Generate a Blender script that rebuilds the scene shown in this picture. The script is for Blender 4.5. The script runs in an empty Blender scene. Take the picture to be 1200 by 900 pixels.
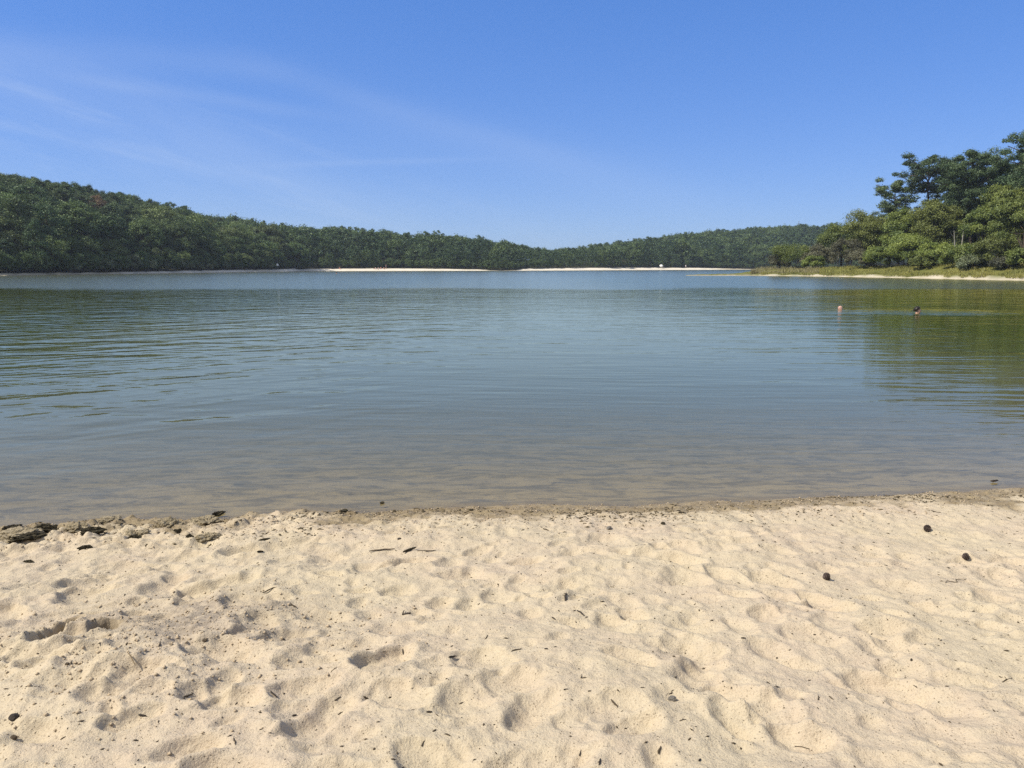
import bpy, bmesh, math, random
import numpy as np
from mathutils import Vector, Matrix

R = math.radians
rng = np.random.default_rng(7)
random.seed(7)
SC = bpy.context.scene
COL = SC.collection

# ------------------------------------------------------------------ camera numbers
CAM_Z = 1.6
PITCH = R(8.68)
FPX = 901.0                      # focal length in pixels of the 1200 wide photograph
cp, sp = math.cos(PITCH), math.sin(PITCH)


def ray(u, v):
    a, b = (u - 600.0), (450.0 - v)
    return Vector((a, FPX * cp + b * sp, -FPX * sp + b * cp))


def at(u, v, z=0.0):
    d = ray(u, v)
    k = (z - CAM_Z) / d.z
    return Vector((d.x * k, d.y * k, z))


def at_depth(u, v, y):
    d = ray(u, v)
    k = y / d.y
    return Vector((d.x * k, y, CAM_Z + d.z * k))


# ------------------------------------------------------------------ numpy helpers
_perm = rng.permutation(256)
_perm = np.concatenate([_perm, _perm, _perm])
_vals = rng.uniform(-1, 1, 256)


def vnoise(x, y, seed=0):
    x = np.asarray(x, float) + seed * 17.31
    y = np.asarray(y, float) + seed * 9.73
    ix, iy = np.floor(x).astype(int), np.floor(y).astype(int)
    fx, fy = x - ix, y - iy
    fx = fx * fx * fx * (fx * (fx * 6 - 15) + 10)
    fy = fy * fy * fy * (fy * (fy * 6 - 15) + 10)
    h = lambda a, b: _vals[_perm[(_perm[a & 255] + b) & 255]]
    return (h(ix, iy) * (1 - fx) + h(ix + 1, iy) * fx) * (1 - fy) + (h(ix, iy + 1) * (1 - fx) + h(ix + 1, iy + 1) * fx) * fy


def fbm(x, y, oct=4, seed=0, gain=0.5):
    s, a, f = 0.0, 1.0, 1.0
    for o in range(oct):
        s = s + a * vnoise(x * f, y * f, seed + o * 3)
        a *= gain
        f *= 2.03
    return s


def sstep(a, b, x):
    t = np.clip((np.asarray(x, float) - a) / (b - a), 0, 1)
    return t * t * (3 - 2 * t)


def mesh_from(name, V, F, mats, attrs=None, smooth=False, mat_idx=None):
    """V (n,3) array; F list of (m,k) face arrays."""
    me = bpy.data.meshes.new(name)
    V = np.asarray(V, np.float32)
    me.vertices.add(len(V))
    me.vertices.foreach_set('co', V.ravel())
    loops = np.concatenate([f.ravel() for f in F]).astype(np.int32)
    tot = np.concatenate([np.full(len(f), f.shape[1], np.int32) for f in F])
    start = np.concatenate([[0], np.cumsum(tot)[:-1]]).astype(np.int32)
    me.loops.add(len(loops))
    me.loops.foreach_set('vertex_index', loops)
    me.polygons.add(len(tot))
    me.polygons.foreach_set('loop_start', start)
    me.polygons.foreach_set('loop_total', tot)
    if smooth:
        me.polygons.foreach_set('use_smooth', np.ones(len(tot), bool))
    if mat_idx is not None:
        me.polygons.foreach_set('material_index', mat_idx.astype(np.int32))
    for k, a in (attrs or {}).items():
        at_ = me.attributes.new(k, 'FLOAT', 'POINT')
        at_.data.foreach_set('value', np.asarray(a, np.float32).ravel())
    for m in (mats if isinstance(mats, (list, tuple)) else [mats]):
        me.materials.append(m)
    me.update(calc_edges=True)
    me.validate()
    return me


def link(name, me, parent=None, loc=None):
    o = bpy.data.objects.new(name, me)
    COL.objects.link(o)
    if parent is not None:
        o.parent = parent
    if loc is not None:
        o.location = loc
    return o


def tag(o, label=None, cat=None, group=None, kind=None):
    if label:
        o['label'] = label
    if cat:
        o['category'] = cat
    if group:
        o['group'] = group
    if kind:
        o['kind'] = kind
    return o


def empty(name, loc, rz=0.0):
    o = bpy.data.objects.new(name, None)
    o.empty_display_size = 0.2
    COL.objects.link(o)
    o.location = loc
    o.rotation_euler = (0, 0, rz)
    return o


def grid_mesh(name, X, Y, Z, mats, attrs=None, smooth=True):
    ny, nx = X.shape
    V = np.stack([X, Y, Z], -1).reshape(-1, 3)
    i = np.arange(ny * nx).reshape(ny, nx)
    F = np.stack([i[:-1, :-1], i[:-1, 1:], i[1:, 1:], i[1:, :-1]], -1).reshape(-1, 4)
    return mesh_from(name, V, [F], mats, attrs, smooth)


# ------------------------------------------------------------------ materials
class NT:
    def __init__(self, name):
        self.m = bpy.data.materials.new(name)
        self.m.use_nodes = True
        self.t = self.m.node_tree
        self.t.nodes.clear()
        self.out = self.n('ShaderNodeOutputMaterial')

    def n(self, typ, **kw):
        nd = self.t.nodes.new(typ)
        for k, v in kw.items():
            setattr(nd, k, v)
        return nd

    def set(self, sock, v):
        if hasattr(v, 'node'):
            self.t.links.new(v, sock)
        else:
            sock.default_value = v

    def math(self, op, a, b=0.0, c=None, clamp=False):
        nd = self.n('ShaderNodeMath', operation=op, use_clamp=clamp)
        self.set(nd.inputs[0], a)
        self.set(nd.inputs[1], b)
        if c is not None:
            self.set(nd.inputs[2], c)
        return nd.outputs[0]

    def rng(self, x, a, b, c=0.0, d=1.0, smooth=True):
        nd = self.n('ShaderNodeMapRange', interpolation_type='SMOOTHSTEP' if smooth else 'LINEAR')
        self.set(nd.inputs['Value'], x)
        for k, v in (('From Min', a), ('From Max', b), ('To Min', c), ('To Max', d)):
            self.set(nd.inputs[k], v)
        return nd.outputs['Result']

    def mix(self, f, a, b, blend='MIX'):
        nd = self.n('ShaderNodeMix', data_type='RGBA', blend_type=blend)
        self.set(nd.inputs[0], f)
        for s, v in ((nd.inputs[6], a), (nd.inputs[7], b)):
            self.set(s, v if hasattr(v, 'node') else (v[0], v[1], v[2], 1.0))
        return nd.outputs[2]

    def map(self, vec, scale=(1, 1, 1), rot=(0, 0, 0), loc=(0, 0, 0)):
        if any(rot):
            r0 = self.n('ShaderNodeMapping')
            self.set(r0.inputs['Vector'], vec)
            r0.inputs['Rotation'].default_value = rot
            vec = r0.outputs[0]
        nd = self.n('ShaderNodeMapping')
        self.set(nd.inputs['Vector'], vec)
        nd.inputs['Scale'].default_value = scale
        nd.inputs['Location'].default_value = loc
        return nd.outputs[0]

    def noise(self, vec, scale, detail=2.0, rough=0.5, dist=0.0):
        nd = self.n('ShaderNodeTexNoise')
        self.set(nd.inputs['Vector'], vec)
        nd.inputs['Scale'].default_value = scale
        nd.inputs['Detail'].default_value = detail
        nd.inputs['Roughness'].default_value = rough
        nd.inputs['Distortion'].default_value = dist
        return nd.outputs[0]

    def attr(self, name):
        return self.n('ShaderNodeAttribute', attribute_name=name).outputs['Fac']

    def bump(self, h, dist=1.0, strength=1.0, normal=None):
        nd = self.n('ShaderNodeBump')
        nd.inputs['Strength'].default_value = strength
        nd.inputs['Distance'].default_value = dist
        self.set(nd.inputs['Height'], h)
        if normal is not None:
            self.set(nd.inputs['Normal'], normal)
        return nd.outputs[0]

    def principled(self, col, rough=0.8, spec=0.3, normal=None):
        b = self.n('ShaderNodeBsdfPrincipled')
        self.set(b.inputs['Base Color'], col if hasattr(col, 'node') else (*col, 1.0))
        self.set(b.inputs['Roughness'], rough)
        b.inputs['Specular IOR Level'].default_value = spec
        if normal is not None:
            self.set(b.inputs['Normal'], normal)
        return b.outputs[0]

    def done(self, sh):
        self.t.links.new(sh, self.out.inputs['Surface'])
        return self.m


def obj_coord(N):
    return N.n('ShaderNodeTexCoord').outputs['Object']


def simple_mat(name, col, rough=0.75, var=0.25, scale=6.0, bump=0.0, spec=0.25):
    N = NT(name)
    c = obj_coord(N)
    f = N.noise(c, scale, 4, 0.6)
    lo = tuple(x * (1 - var) for x in col)
    hi = tuple(min(1, x * (1 + var)) for x in col)
    cc = N.mix(N.rng(f, 0.3, 0.7), lo, hi)
    nm = N.bump(N.noise(c, scale * 3, 4, 0.6), bump) if bump else None
    return N.done(N.principled(cc, rough, spec, nm))


def leaf_mat(name, dark, light, warm, trans=0.2):
    """Foliage: colour varies from clump to clump (attribute) and from tree to tree (object random)."""
    N = NT(name)
    t = N.attr('tint')
    oi = N.n('ShaderNodeObjectInfo').outputs['Random']
    c = N.mix(t, dark, light)
    c = N.mix(N.math('MULTIPLY', N.rng(oi, 0.35, 1.0), 0.55), c, warm)
    hv = N.n('ShaderNodeHueSaturation')
    N.set(hv.inputs['Color'], c)
    N.set(hv.inputs['Value'], N.math('ADD', 0.62, N.math('MULTIPLY', N.math('FRACT', N.math('MULTIPLY', oi, 7.31)), 0.72)))
    c = hv.outputs[0]
    d = N.n('ShaderNodeBsdfDiffuse')
    N.set(d.inputs['Color'], c)
    tr = N.n('ShaderNodeBsdfTranslucent')
    N.set(tr.inputs['Color'], N.mix(0.5, c, light))
    g = N.n('ShaderNodeBsdfGlossy')
    g.inputs['Color'].default_value = (0.8, 0.9, 0.8, 1)
    g.inputs['Roughness'].default_value = 0.55
    m1 = N.n('ShaderNodeMixShader')
    m1.inputs[0].default_value = trans
    N.t.links.new(d.outputs[0], m1.inputs[1])
    N.t.links.new(tr.outputs[0], m1.inputs[2])
    m2 = N.n('ShaderNodeMixShader')
    m2.inputs[0].default_value = 0.04
    N.t.links.new(m1.outputs[0], m2.inputs[1])
    N.t.links.new(g.outputs[0], m2.inputs[2])
    return N.done(m2.outputs[0])


MAT = {}
MAT['pine_leaf'] = leaf_mat('pine_needles', (0.030, 0.060, 0.028), (0.120, 0.175, 0.070), (0.15, 0.185, 0.065))
MAT['broad_leaf'] = leaf_mat('broad_leaves', (0.080, 0.118, 0.022), (0.215, 0.255, 0.050), (0.21, 0.22, 0.05))
MAT['hill_pine'] = leaf_mat('hill_pine_needles', (0.024, 0.053, 0.021), (0.098, 0.155, 0.050), (0.13, 0.16, 0.052))
MAT['hill_leaf'] = leaf_mat('hill_leaves', (0.036, 0.072, 0.022), (0.140, 0.195, 0.055), (0.165, 0.185, 0.06))
MAT['pale_leaf'] = leaf_mat('pale_shrub_leaves', (0.10, 0.125, 0.065), (0.22, 0.235, 0.125), (0.2, 0.21, 0.11))
MAT['rust_leaf'] = leaf_mat('rust_leaves', (0.10, 0.06, 0.035), (0.19, 0.12, 0.06), (0.17, 0.1, 0.05))
MAT['grey_twig'] = leaf_mat('dull_twiggy_leaves', (0.075, 0.075, 0.045), (0.13, 0.125, 0.07), (0.12, 0.11, 0.06))
MAT['bark'] = simple_mat('bark', (0.085, 0.066, 0.052), 0.9, 0.4, 3.0, 0.02)
MAT['pale_bark'] = simple_mat('pale_bark', (0.34, 0.32, 0.28), 0.85, 0.25, 3.0)
MAT['wood'] = simple_mat('weathered_twig', (0.075, 0.056, 0.036), 0.85, 0.4, 60.0, 0.001)
MAT['tan_wood'] = simple_mat('tan_twig', (0.22, 0.16, 0.09), 0.85, 0.3, 60.0, 0.001)
MAT['char'] = simple_mat('dark_wood_chip', (0.042, 0.033, 0.026), 0.8, 0.4, 60.0, 0.001)
MAT['cone'] = simple_mat('pine_cone_scale', (0.085, 0.062, 0.052), 0.8, 0.4, 70.0)
MAT['pebble'] = simple_mat('grey_pebble', (0.14, 0.125, 0.105), 0.6, 0.35, 50.0, 0.002)
MAT['weed'] = simple_mat('dark_waterweed', (0.052, 0.044, 0.028), 0.9, 0.6, 40.0, 0.01, 0.08)
MAT['skin'] = simple_mat('skin', (0.52, 0.30, 0.21), 0.5, 0.08, 10.0, 0.0, 0.4)
MAT['pink_skin'] = simple_mat('sunburnt_skin', (0.48, 0.28, 0.22), 0.5, 0.10, 10.0, 0.0, 0.4)
MAT['hair'] = simple_mat('dark_hair', (0.016, 0.011, 0.008), 0.45, 0.3, 60.0)
MAT['white_cloth'] = simple_mat('white_cloth', (0.78, 0.77, 0.74), 0.8, 0.05, 4.0)
MAT['red_cloth'] = simple_mat('red_cloth', (0.42, 0.07, 0.06), 0.8, 0.1, 4.0)
MAT['dark_cloth'] = simple_mat('dark_cloth', (0.03, 0.035, 0.05), 0.8, 0.1, 4.0)
MAT['metal'] = simple_mat('grey_metal', (0.25, 0.26, 0.28), 0.5, 0.1, 4.0)


def sand_material():
    N = NT('beach_sand')
    c = obj_coord(N)
    big = N.noise(c, 1.3, 4, 0.55)
    mid = N.noise(c, 9.0, 4, 0.6)
    grain = N.noise(c, 120.0, 3, 0.7)
    fine = N.noise(c, 420.0, 2, 0.7)
    dry = N.mix(N.rng(big, 0.35, 0.65), (0.46, 0.378, 0.252), (0.46, 0.362, 0.258))
    dry = N.mix(N.math('MULTIPLY', N.rng(mid, 0.35, 0.7), 0.45), dry, (0.52, 0.436, 0.30))
    dry = N.mix(N.rng(fine, 0.30, 0.72, 0.0, 0.55), dry, (0.58, 0.50, 0.37))
    # dark grains and bits of bark in the sand
    vo = N.n('ShaderNodeTexVoronoi')
    N.set(vo.inputs['Vector'], c)
    vo.inputs['Scale'].default_value = 70.0
    spot = N.rng(vo.outputs['Distance'], 0.10, 0.24, 1.0, 0.0)
    spot = N.math('MULTIPLY', spot, N.rng(N.noise(c, 22.0, 3, 0.7), 0.44, 0.58))
    dry = N.mix(N.math('MULTIPLY', spot, 0.9), dry, (0.12, 0.09, 0.06))
    dry = N.mix(N.rng(grain, 0.54, 0.72, 0.0, 0.75), dry, (0.25, 0.195, 0.135))
    dry = N.mix(N.math('MULTIPLY', N.attr('coarse'), N.rng(N.noise(c, 30.0, 4, 0.7), 0.3, 0.6, 0.25, 1.0)), dry, (0.275, 0.228, 0.175))
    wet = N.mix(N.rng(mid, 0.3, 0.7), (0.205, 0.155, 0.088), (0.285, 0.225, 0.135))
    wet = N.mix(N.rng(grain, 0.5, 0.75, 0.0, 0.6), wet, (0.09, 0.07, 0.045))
    col = N.mix(N.attr('wet'), dry, wet)  # wet: damp water margin, plus shade painted into the hole and crack
    bed = N.mix(N.rng(N.noise(N.map(c, (0.7, 1.6, 1)), 4.2, 4, 0.65, 0.6), 0.40, 0.66), (0.335, 0.272, 0.175), (0.185, 0.153, 0.102))
    bed = N.mix(N.rng(N.noise(N.map(c, (1.0, 1.8, 1), loc=(4, 2, 0)), 7.0, 3, 0.6, 0.3), 0.58, 0.70, 0, 0.6), bed, (0.085, 0.072, 0.052))
    col = N.mix(N.attr('bed'), col, bed)
    h = N.math('ADD', N.math('MULTIPLY', grain, 0.006), N.math('MULTIPLY', fine, 0.0022))
    h = N.math('ADD', h, N.math('MULTIPLY', mid, 0.010))
    h = N.math('ADD', h, N.math('MULTIPLY', N.noise(c, 40.0, 3, 0.65), 0.008))
    nm = N.bump(h, 1.0, 0.8)
    rough = N.rng(N.attr('wet'), 0, 1, 0.95, 0.55)
    return N.done(N.principled(col, rough, 0.15, nm))


MAT['sand'] = sand_material()

# ------------------------------------------------------------------ the beach and the lake bed: one graded sheet
shore_px = [(-500, 640), (-200, 622), (0, 612), (60, 612), (110, 607), (160, 603), (230, 602), (300, 600), (400, 597), (500, 594), (600, 591), (700, 588), (800, 586), (900, 583), (1000, 577), (1100, 572), (1200, 569), (1400, 561), (1800, 548)]
_sp = [at(u, v, 0.0) for u, v in shore_px]
_sx = np.array([p.x for p in _sp])
_sy = np.array([p.y for p in _sp])


def shore_y(x):
    x = np.asarray(x, float)
    y = np.interp(x, _sx, _sy)
    y = y + np.where(x > _sx[-1], (x - _sx[-1]) * 0.12, 0) - np.where(x < _sx[0], (_sx[0] - x) * 0.02, 0)
    left = sstep(1.0, -3.0, x)
    y = y - 0.07 - 0.05 * left
    return y + (0.05 + 0.06 * left) * fbm(x * 1.7, x * 0 + 3.3, 4, 5) + 0.02 * vnoise(x * 14, x * 0, 8)


def graded(dense_lo, dense_hi, step, lo, hi, growth):
    mid = list(np.arange(dense_lo, dense_hi, step))
    s, p = step, dense_hi
    up = []
    while p < hi:
        up.append(p)
        s *= growth
        p += s
    up.append(hi)
    s, p = step, dense_lo
    dn = []
    while True:
        s *= growth
        p -= s
        if p <= lo:
            dn.append(lo)
            break
        dn.append(p)
    return np.array(dn[::-1] + mid + up)


GX = graded(-4.2, 4.4, 0.0085, -900, 900, 1.075)
GY = np.concatenate([graded(1.6, 3.3, 0.0075, -60, 3.3, 1.08)[:-1], graded(3.3, 5.6, 0.0105, 3.3 - 1e-6, 1100, 1.06)[1:]])
X, Y = np.meshgrid(GX, GY)


def base_height(X, Y):
    d = shore_y(X) - Y                     # metres inland from the water's edge (negative: out in the lake)
    land = 0.026 * (1 - np.exp(-np.maximum(d, 0) / 0.22)) + 0.066 * np.maximum(d, 0)
    land = np.where(d > 8, 0.026 + 0.066 * 8 + 0.03 * (d - 8), land)
    land = np.minimum(land, 2.2)
    o = np.maximum(-d, 0)
    bed = -(0.10 * o + 0.02 * (1 - np.exp(-o / 0.3)))
    bed = np.maximum(bed, -3.2)
    return d, np.where(d > 0, land, bed)


D, Z = base_height(X, Y)
dry = sstep(0.35, 0.9, D)
lnd = sstep(0.0, 0.15, D)
near = sstep(40, 8, np.abs(X)) * sstep(-20, -4, Y)
Z += near * dry * (0.020 * fbm(X * 1.4, Y * 1.6, 3, 11) + 0.010 * fbm(X * 4.2, Y * 4.6, 3, 21))
Z += near * lnd * 0.0045 * fbm(X * 13, Y * 13, 3, 31)
Z += near * lnd * 0.0024 * fbm(X * 36, Y * 36, 2, 35)
# crusty broken band along the water's edge
band = sstep(-0.03, 0.08, D) * sstep(0.95, 0.35, D)
leftness = 0.40 + 0.60 * sstep(0.6, -2.4, X)
crust = np.abs(fbm(X * 7, Y * 11, 4, 41))
Z += near * band * leftness * (0.034 * np.clip(crust - 0.15, 0, 1) + 0.022 * sstep(-0.4, -2.6, X) * np.clip(fbm(X * 13, Y * 17, 3, 44), -0.3, 1) - 0.004)
Z += near * sstep(0.0, -0.5, D) * 0.010 * fbm(X * 2.0, Y * 4.0, 3, 51)


def stamp(cx, cy, rx, ry, ang, depth, rim=0.35, power=1.0):
    rad = max(rx, ry) * 1.9
    i0, i1 = np.searchsorted(GX, [cx - rad, cx + rad])
    j0, j1 = np.searchsorted(GY, [cy - rad, cy + rad])
    if i1 <= i0 or j1 <= j0:
        return
    x, y = X[j0:j1, i0:i1] - cx, Y[j0:j1, i0:i1] - cy
    ca, sa = math.cos(ang), math.sin(ang)
    a, b = (x * ca + y * sa) / rx, (-x * sa + y * ca) / ry
    r = np.sqrt(a * a + b * b) + 0.17 * vnoise(x * 11 + cx * 9, y * 11 + cy * 7, 3) + 0.10 * vnoise(x * 27 + cx * 9, y * 27, 4)
    hole = np.where(r < 1, (1 - np.clip(r, 0, 1) ** 2) ** power, 0)
    lip = np.exp(-((r - 1.16) / 0.20) ** 2) * (0.6 + 0.5 * vnoise(x * 9, y * 9 + cx, 6))
    Z[j0:j1, i0:i1] += -depth * hole + depth * rim * lip


rs = np.random.default_rng(21)
Z_flat = Z.copy()
pts = []
tries = 0
while len(pts) < 1250 and tries < 20000:
    tries += 1
    x, y = rs.uniform(-5.0, 5.2), rs.uniform(1.5, 5.0)
    if shore_y(x) - y < 0.55:
        continue
    if all((x - a) ** 2 + (y - b) ** 2 > 0.09 ** 2 for a, b in pts[-620:]):
        pts.append((x, y))
for (x, y) in pts:
    l = rs.uniform(0.065, 0.135) if rs.uniform() < 0.62 else rs.uniform(0.03, 0.065)
    w = l * rs.uniform(0.5, 0.85)
    ang = rs.normal(-0.75 if x > 0.4 else 0.5, 0.6)
    fade = 0.45 + 0.55 * float(sstep(0.5, 1.5, shore_y(x) - y))
    right = 1.0 - 0.35 * float(sstep(0.6, 2.2, x))
    stamp(x, y, l, w, ang, l * rs.uniform(0.16, 0.40) * fade * right, rs.uniform(0.12, 0.5), rs.uniform(0.6, 1.3))
# scuffed ridges, pushed up by feet, left part
for k in range(26):
    x, y = rs.uniform(-3.6, -1.2), rs.uniform(2.6, 4.2)
    stamp(x, y, rs.uniform(0.16, 0.32), rs.uniform(0.05, 0.09), R(rs.uniform(15, 40)), rs.uniform(0.014, 0.03), 0.6, 1.0)
# loose dry sand slumps: no dent stays deeper than a few centimetres
dzf = Z - Z_flat
Z = Z_flat + np.where(dzf < -0.018, -0.018 + 0.022 * np.tanh((dzf + 0.018) / 0.022), dzf)
# the dug heap on the left with its hole and its crack
g = lambda u, v: at(u, v, 0.16)
hp = g(150, 790)
Z += 0.085 * np.exp(-(((X - hp.x) / 0.46) ** 2 + ((Y - hp.y) / 0.36) ** 2)) * (1 + 0.25 * vnoise(X * 7, Y * 7, 13))
rough_zone = np.exp(-(((X - g(230, 730).x) / 0.50) ** 2 + ((Y - g(230, 730).y) / 0.32) ** 2)) + np.exp(-(((X - hp.x) / 0.5) ** 2 + ((Y - hp.y) / 0.4) ** 2))
Z += np.clip(rough_zone, 0, 1) * near * (0.007 * np.clip(fbm(X * 34, Y * 34, 2, 61), -0.2, 1.2))
c0 = g(122, 727)
stamp(c0.x, c0.y, 0.062, 0.055, 0.4, 0.17, 0.06, 0.45)
stamp(c0.x + 0.035, c0.y - 0.06, 0.045, 0.035, 0.9, 0.07, 0.10, 0.5)
stamp(c0.x - 0.03, c0.y + 0.02, 0.04, 0.03, 0.2, 0.05, 0.10, 0.5)
for k, (u, v) in enumerate([(84, 722), (76, 726), (70, 731), (60, 736), (52, 742), (46, 749)]):
    q = g(u, v)
    stamp(q.x, q.y, 0.05, 0.034 - 0.002 * k, R(35), 0.062, 0.16, 0.8)

wetn = 0.16 * fbm(X * 2.2, Y * 3.5, 3, 71) + 0.10 * fbm(X * 9, Y * 14, 3, 77)
wet = sstep(0.50, 0.16, D + wetn * 1.3) * 0.95
for (u, v, q_) in [(122, 727, 0.055), (84, 722, .03), (74, 727, .035), (62, 734, .035), (50, 743, .03)]:  # hole and crack bottoms: their shade put into the colour along with damp
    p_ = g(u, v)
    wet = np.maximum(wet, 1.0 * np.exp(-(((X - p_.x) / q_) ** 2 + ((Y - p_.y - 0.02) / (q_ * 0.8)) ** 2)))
wet = np.maximum(wet, 0.35 * np.exp(-(((X - c0.x) / 0.10) ** 2 + ((Y - c0.y) / 0.09) ** 2)))  # softer darkening round the hole, part of the same painted shade
bedm = sstep(-0.02, -0.25, D)
coarse = 1.0 * np.exp(-((((X - g(240, 722).x) / 0.46) ** 2 + ((Y - g(240, 722).y) / 0.27) ** 2) ** 1.5)) * (0.75 + 0.5 * vnoise(X * 6, Y * 6, 15))
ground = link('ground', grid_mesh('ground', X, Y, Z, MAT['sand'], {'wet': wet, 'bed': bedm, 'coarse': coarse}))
tag(ground, 'pale trampled sand beach running down into the lake bed', 'beach', kind='structure')


def ground_z(x, y):
    i = int(np.clip(np.searchsorted(GX, x) - 1, 0, len(GX) - 2))
    j = int(np.clip(np.searchsorted(GY, y) - 1, 0, len(GY) - 2))
    fx = (x - GX[i]) / (GX[i + 1] - GX[i])
    fy = (y - GY[j]) / (GY[j + 1] - GY[j])
    return float((Z[j, i] * (1 - fx) + Z[j, i + 1] * fx) * (1 - fy) + (Z[j + 1, i] * (1 - fx) + Z[j + 1, i + 1] * fx) * fy)


def on_sand(u, v):
    z = 0.12
    for _ in range(12):
        p = at(u, v, z)
        z = 0.5 * z + 0.5 * ground_z(p.x, p.y)
    p = at(u, v, z)
    return Vector((p.x, p.y, ground_z(p.x, p.y)))


# ------------------------------------------------------------------ water
def water_material(swims):
    N = NT('lake_water')
    c = obj_coord(N)
    sep = N.n('ShaderNodeSeparateXYZ')
    N.set(sep.inputs[0], c)
    px, py = sep.outputs[0], sep.outputs[1]
    # wave trains
    big = N.noise(N.map(c, (0.34, 1.15, 1), (0, 0, R(6))), 0.95, 2, 0.45, 0.5)
    left = N.noise(N.map(c, (0.42, 1.35, 1), (0, 0, R(-34))), 1.05, 2, 0.5, 0.35)
    fine = N.noise(N.map(c, (0.55, 2.4, 1), (0, 0, R(5))), 1.3, 3, 0.55, 0.2)
    tiny = N.noise(N.map(c, (1.2, 3.0, 1)), 4.0, 2, 0.5)
    near_t = N.noise(N.map(c, (0.36, 2.3, 1), (0, 0, R(2))), 1.5, 3, 0.5, 0.25)
    patch = N.rng(N.noise(N.map(c, (0.5, 1.0, 1)), 0.10, 3, 0.5), 0.36, 0.64, 0.45, 1.25)
    # wind-ruffled water far out, calmer towards the beach
    far = N.rng(N.math('ADD', py, N.math('MULTIPLY', N.noise(c, 0.05, 2), 22)), 62.0, 72.0)
    lft = N.rng(px, 1.5, -5.0)
    rgt = N.rng(px, 3.0, 8.0)
    calm = N.rng(N.math('ADD', py, N.math('MULTIPLY', lft, 1.5)), 4.8, 10.5, 0.12, 1.0)
    a_big = N.math('MULTIPLY', N.math('MULTIPLY', calm, patch), N.math('ADD', 0.014, N.math('MULTIPLY', N.math('MAXIMUM', lft, N.math('MULTIPLY', rgt, 1.0)), 0.022)))
    h = N.math('MULTIPLY', big, a_big)
    h = N.math('ADD', h, N.math('MULTIPLY', N.math('MULTIPLY', left, lft), N.math('MULTIPLY', calm, 0.042)))
    h = N.math('ADD', h, N.math('MULTIPLY', fine, N.math('MULTIPLY', calm, 0.0070)))
    h = N.math('ADD', h, N.math('MULTIPLY', near_t, N.rng(py, 4.5, 7.5, 0.0045, 0.0085)))
    h = N.math('ADD', h, N.math('MULTIPLY', tiny, N.math('ADD', 0.0003, N.math('MULTIPLY', far, 0.0040))))
    h = N.math('ADD', h, N.math('MULTIPLY', N.math('MULTIPLY', big, far), 0.03))
    # wakes round the swimmers
    wk = None
    for (sx, sy, lx, ly, amp) in swims:
        dx = N.math('DIVIDE', N.math('SUBTRACT', px, sx), lx)
        dy = N.math('DIVIDE', N.math('SUBTRACT', py, sy), ly)
        r2 = N.math('ADD', N.math('MULTIPLY', dx, dx), N.math('MULTIPLY', dy, dy))
        w = N.math('MULTIPLY', N.math('EXPONENT', N.math('MULTIPLY', r2, -1.0)), amp)
        wk = w if wk is None else N.math('ADD', wk, w)
    h = N.math('ADD', h, N.math('MULTIPLY', N.noise(N.map(c, (0.9, 1.6, 1)), 1.6, 2, 0.5), wk))
    nm = N.bump(h, 1.0, 1.0)
    depth = N.attr('depth')
    T = N.math('EXPONENT', N.math('MULTIPLY', depth, -1.7))
    fac = N.math('SUBTRACT', 1.0, T)
    body = N.n('ShaderNodeBsdfDiffuse')
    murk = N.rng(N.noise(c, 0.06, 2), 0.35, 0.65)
    weedy = N.rng(N.math('ADD', px, N.math('MULTIPLY', N.noise(c, 0.15, 2), 8)), 8.0, 17.0)  # no weed here: dark tree reflections put into the body colour, right side
    weedy = N.math('MAXIMUM', weedy, N.math('MULTIPLY', N.rng(N.math('ADD', px, N.math('MULTIPLY', N.noise(c, 0.12, 2), 8)), 0.0, -9.0), 0.8))  # same painted reflection tone on the left side
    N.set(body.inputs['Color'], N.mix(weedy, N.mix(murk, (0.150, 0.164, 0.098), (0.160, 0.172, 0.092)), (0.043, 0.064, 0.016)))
    tr = N.n('ShaderNodeBsdfTransparent')
    tr.inputs['Color'].default_value = (0.93, 0.90, 0.76, 1)
    m1 = N.n('ShaderNodeMixShader')
    N.set(m1.inputs[0], fac)
    N.t.links.new(tr.outputs[0], m1.inputs[1])
    N.t.links.new(body.outputs[0], m1.inputs[2])
    gl = N.n('ShaderNodeBsdfGlossy')
    gl.inputs['Color'].default_value = (0.99, 0.965, 0.81, 1)
    N.set(gl.inputs['Roughness'], N.rng(far, 0, 1, 0.03, 0.16))
    N.set(gl.inputs['Normal'], nm)
    fr = N.n('ShaderNodeFresnel')
    back = N.n('ShaderNodeNewGeometry').outputs['Backfacing']   # light straight through the surface, either way (no total reflection of the sun)
    N.set(fr.inputs['IOR'], N.math('ADD', 1.333, N.math('MULTIPLY', back, 1 / 1.333 - 1.333)))
    N.set(fr.inputs['Normal'], nm)
    m2 = N.n('ShaderNodeMixShader')
    N.set(m2.inputs[0], fr.outputs[0])
    N.t.links.new(m1.outputs[0], m2.inputs[1])
    N.t.links.new(gl.outputs[0], m2.inputs[2])
    return N.done(m2.outputs[0])


S1 = at(987, 362.5, 0)      # bald swimmer
S2 = at(1073, 367.0, 0)     # dark haired swimmer
S3 = at(394, 320.8, 0)      # swimmer far out
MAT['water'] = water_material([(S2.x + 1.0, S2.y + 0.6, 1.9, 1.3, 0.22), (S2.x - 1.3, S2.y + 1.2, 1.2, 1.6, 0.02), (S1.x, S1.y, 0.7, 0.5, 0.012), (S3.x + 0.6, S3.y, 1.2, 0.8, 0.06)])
WX = graded(-6, 6, 0.25, -890, 890, 1.12)
WY = graded(3.0, 14.0, 0.12, 1.0, 1090, 1.08)
wx, wy = np.meshgrid(WX, WY)
_, wb = base_height(wx, wy)
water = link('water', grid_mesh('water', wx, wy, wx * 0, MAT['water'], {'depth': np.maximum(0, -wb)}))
tag(water, 'calm rippled lake, clear and shallow at the beach', 'lake', kind='structure')

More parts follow.
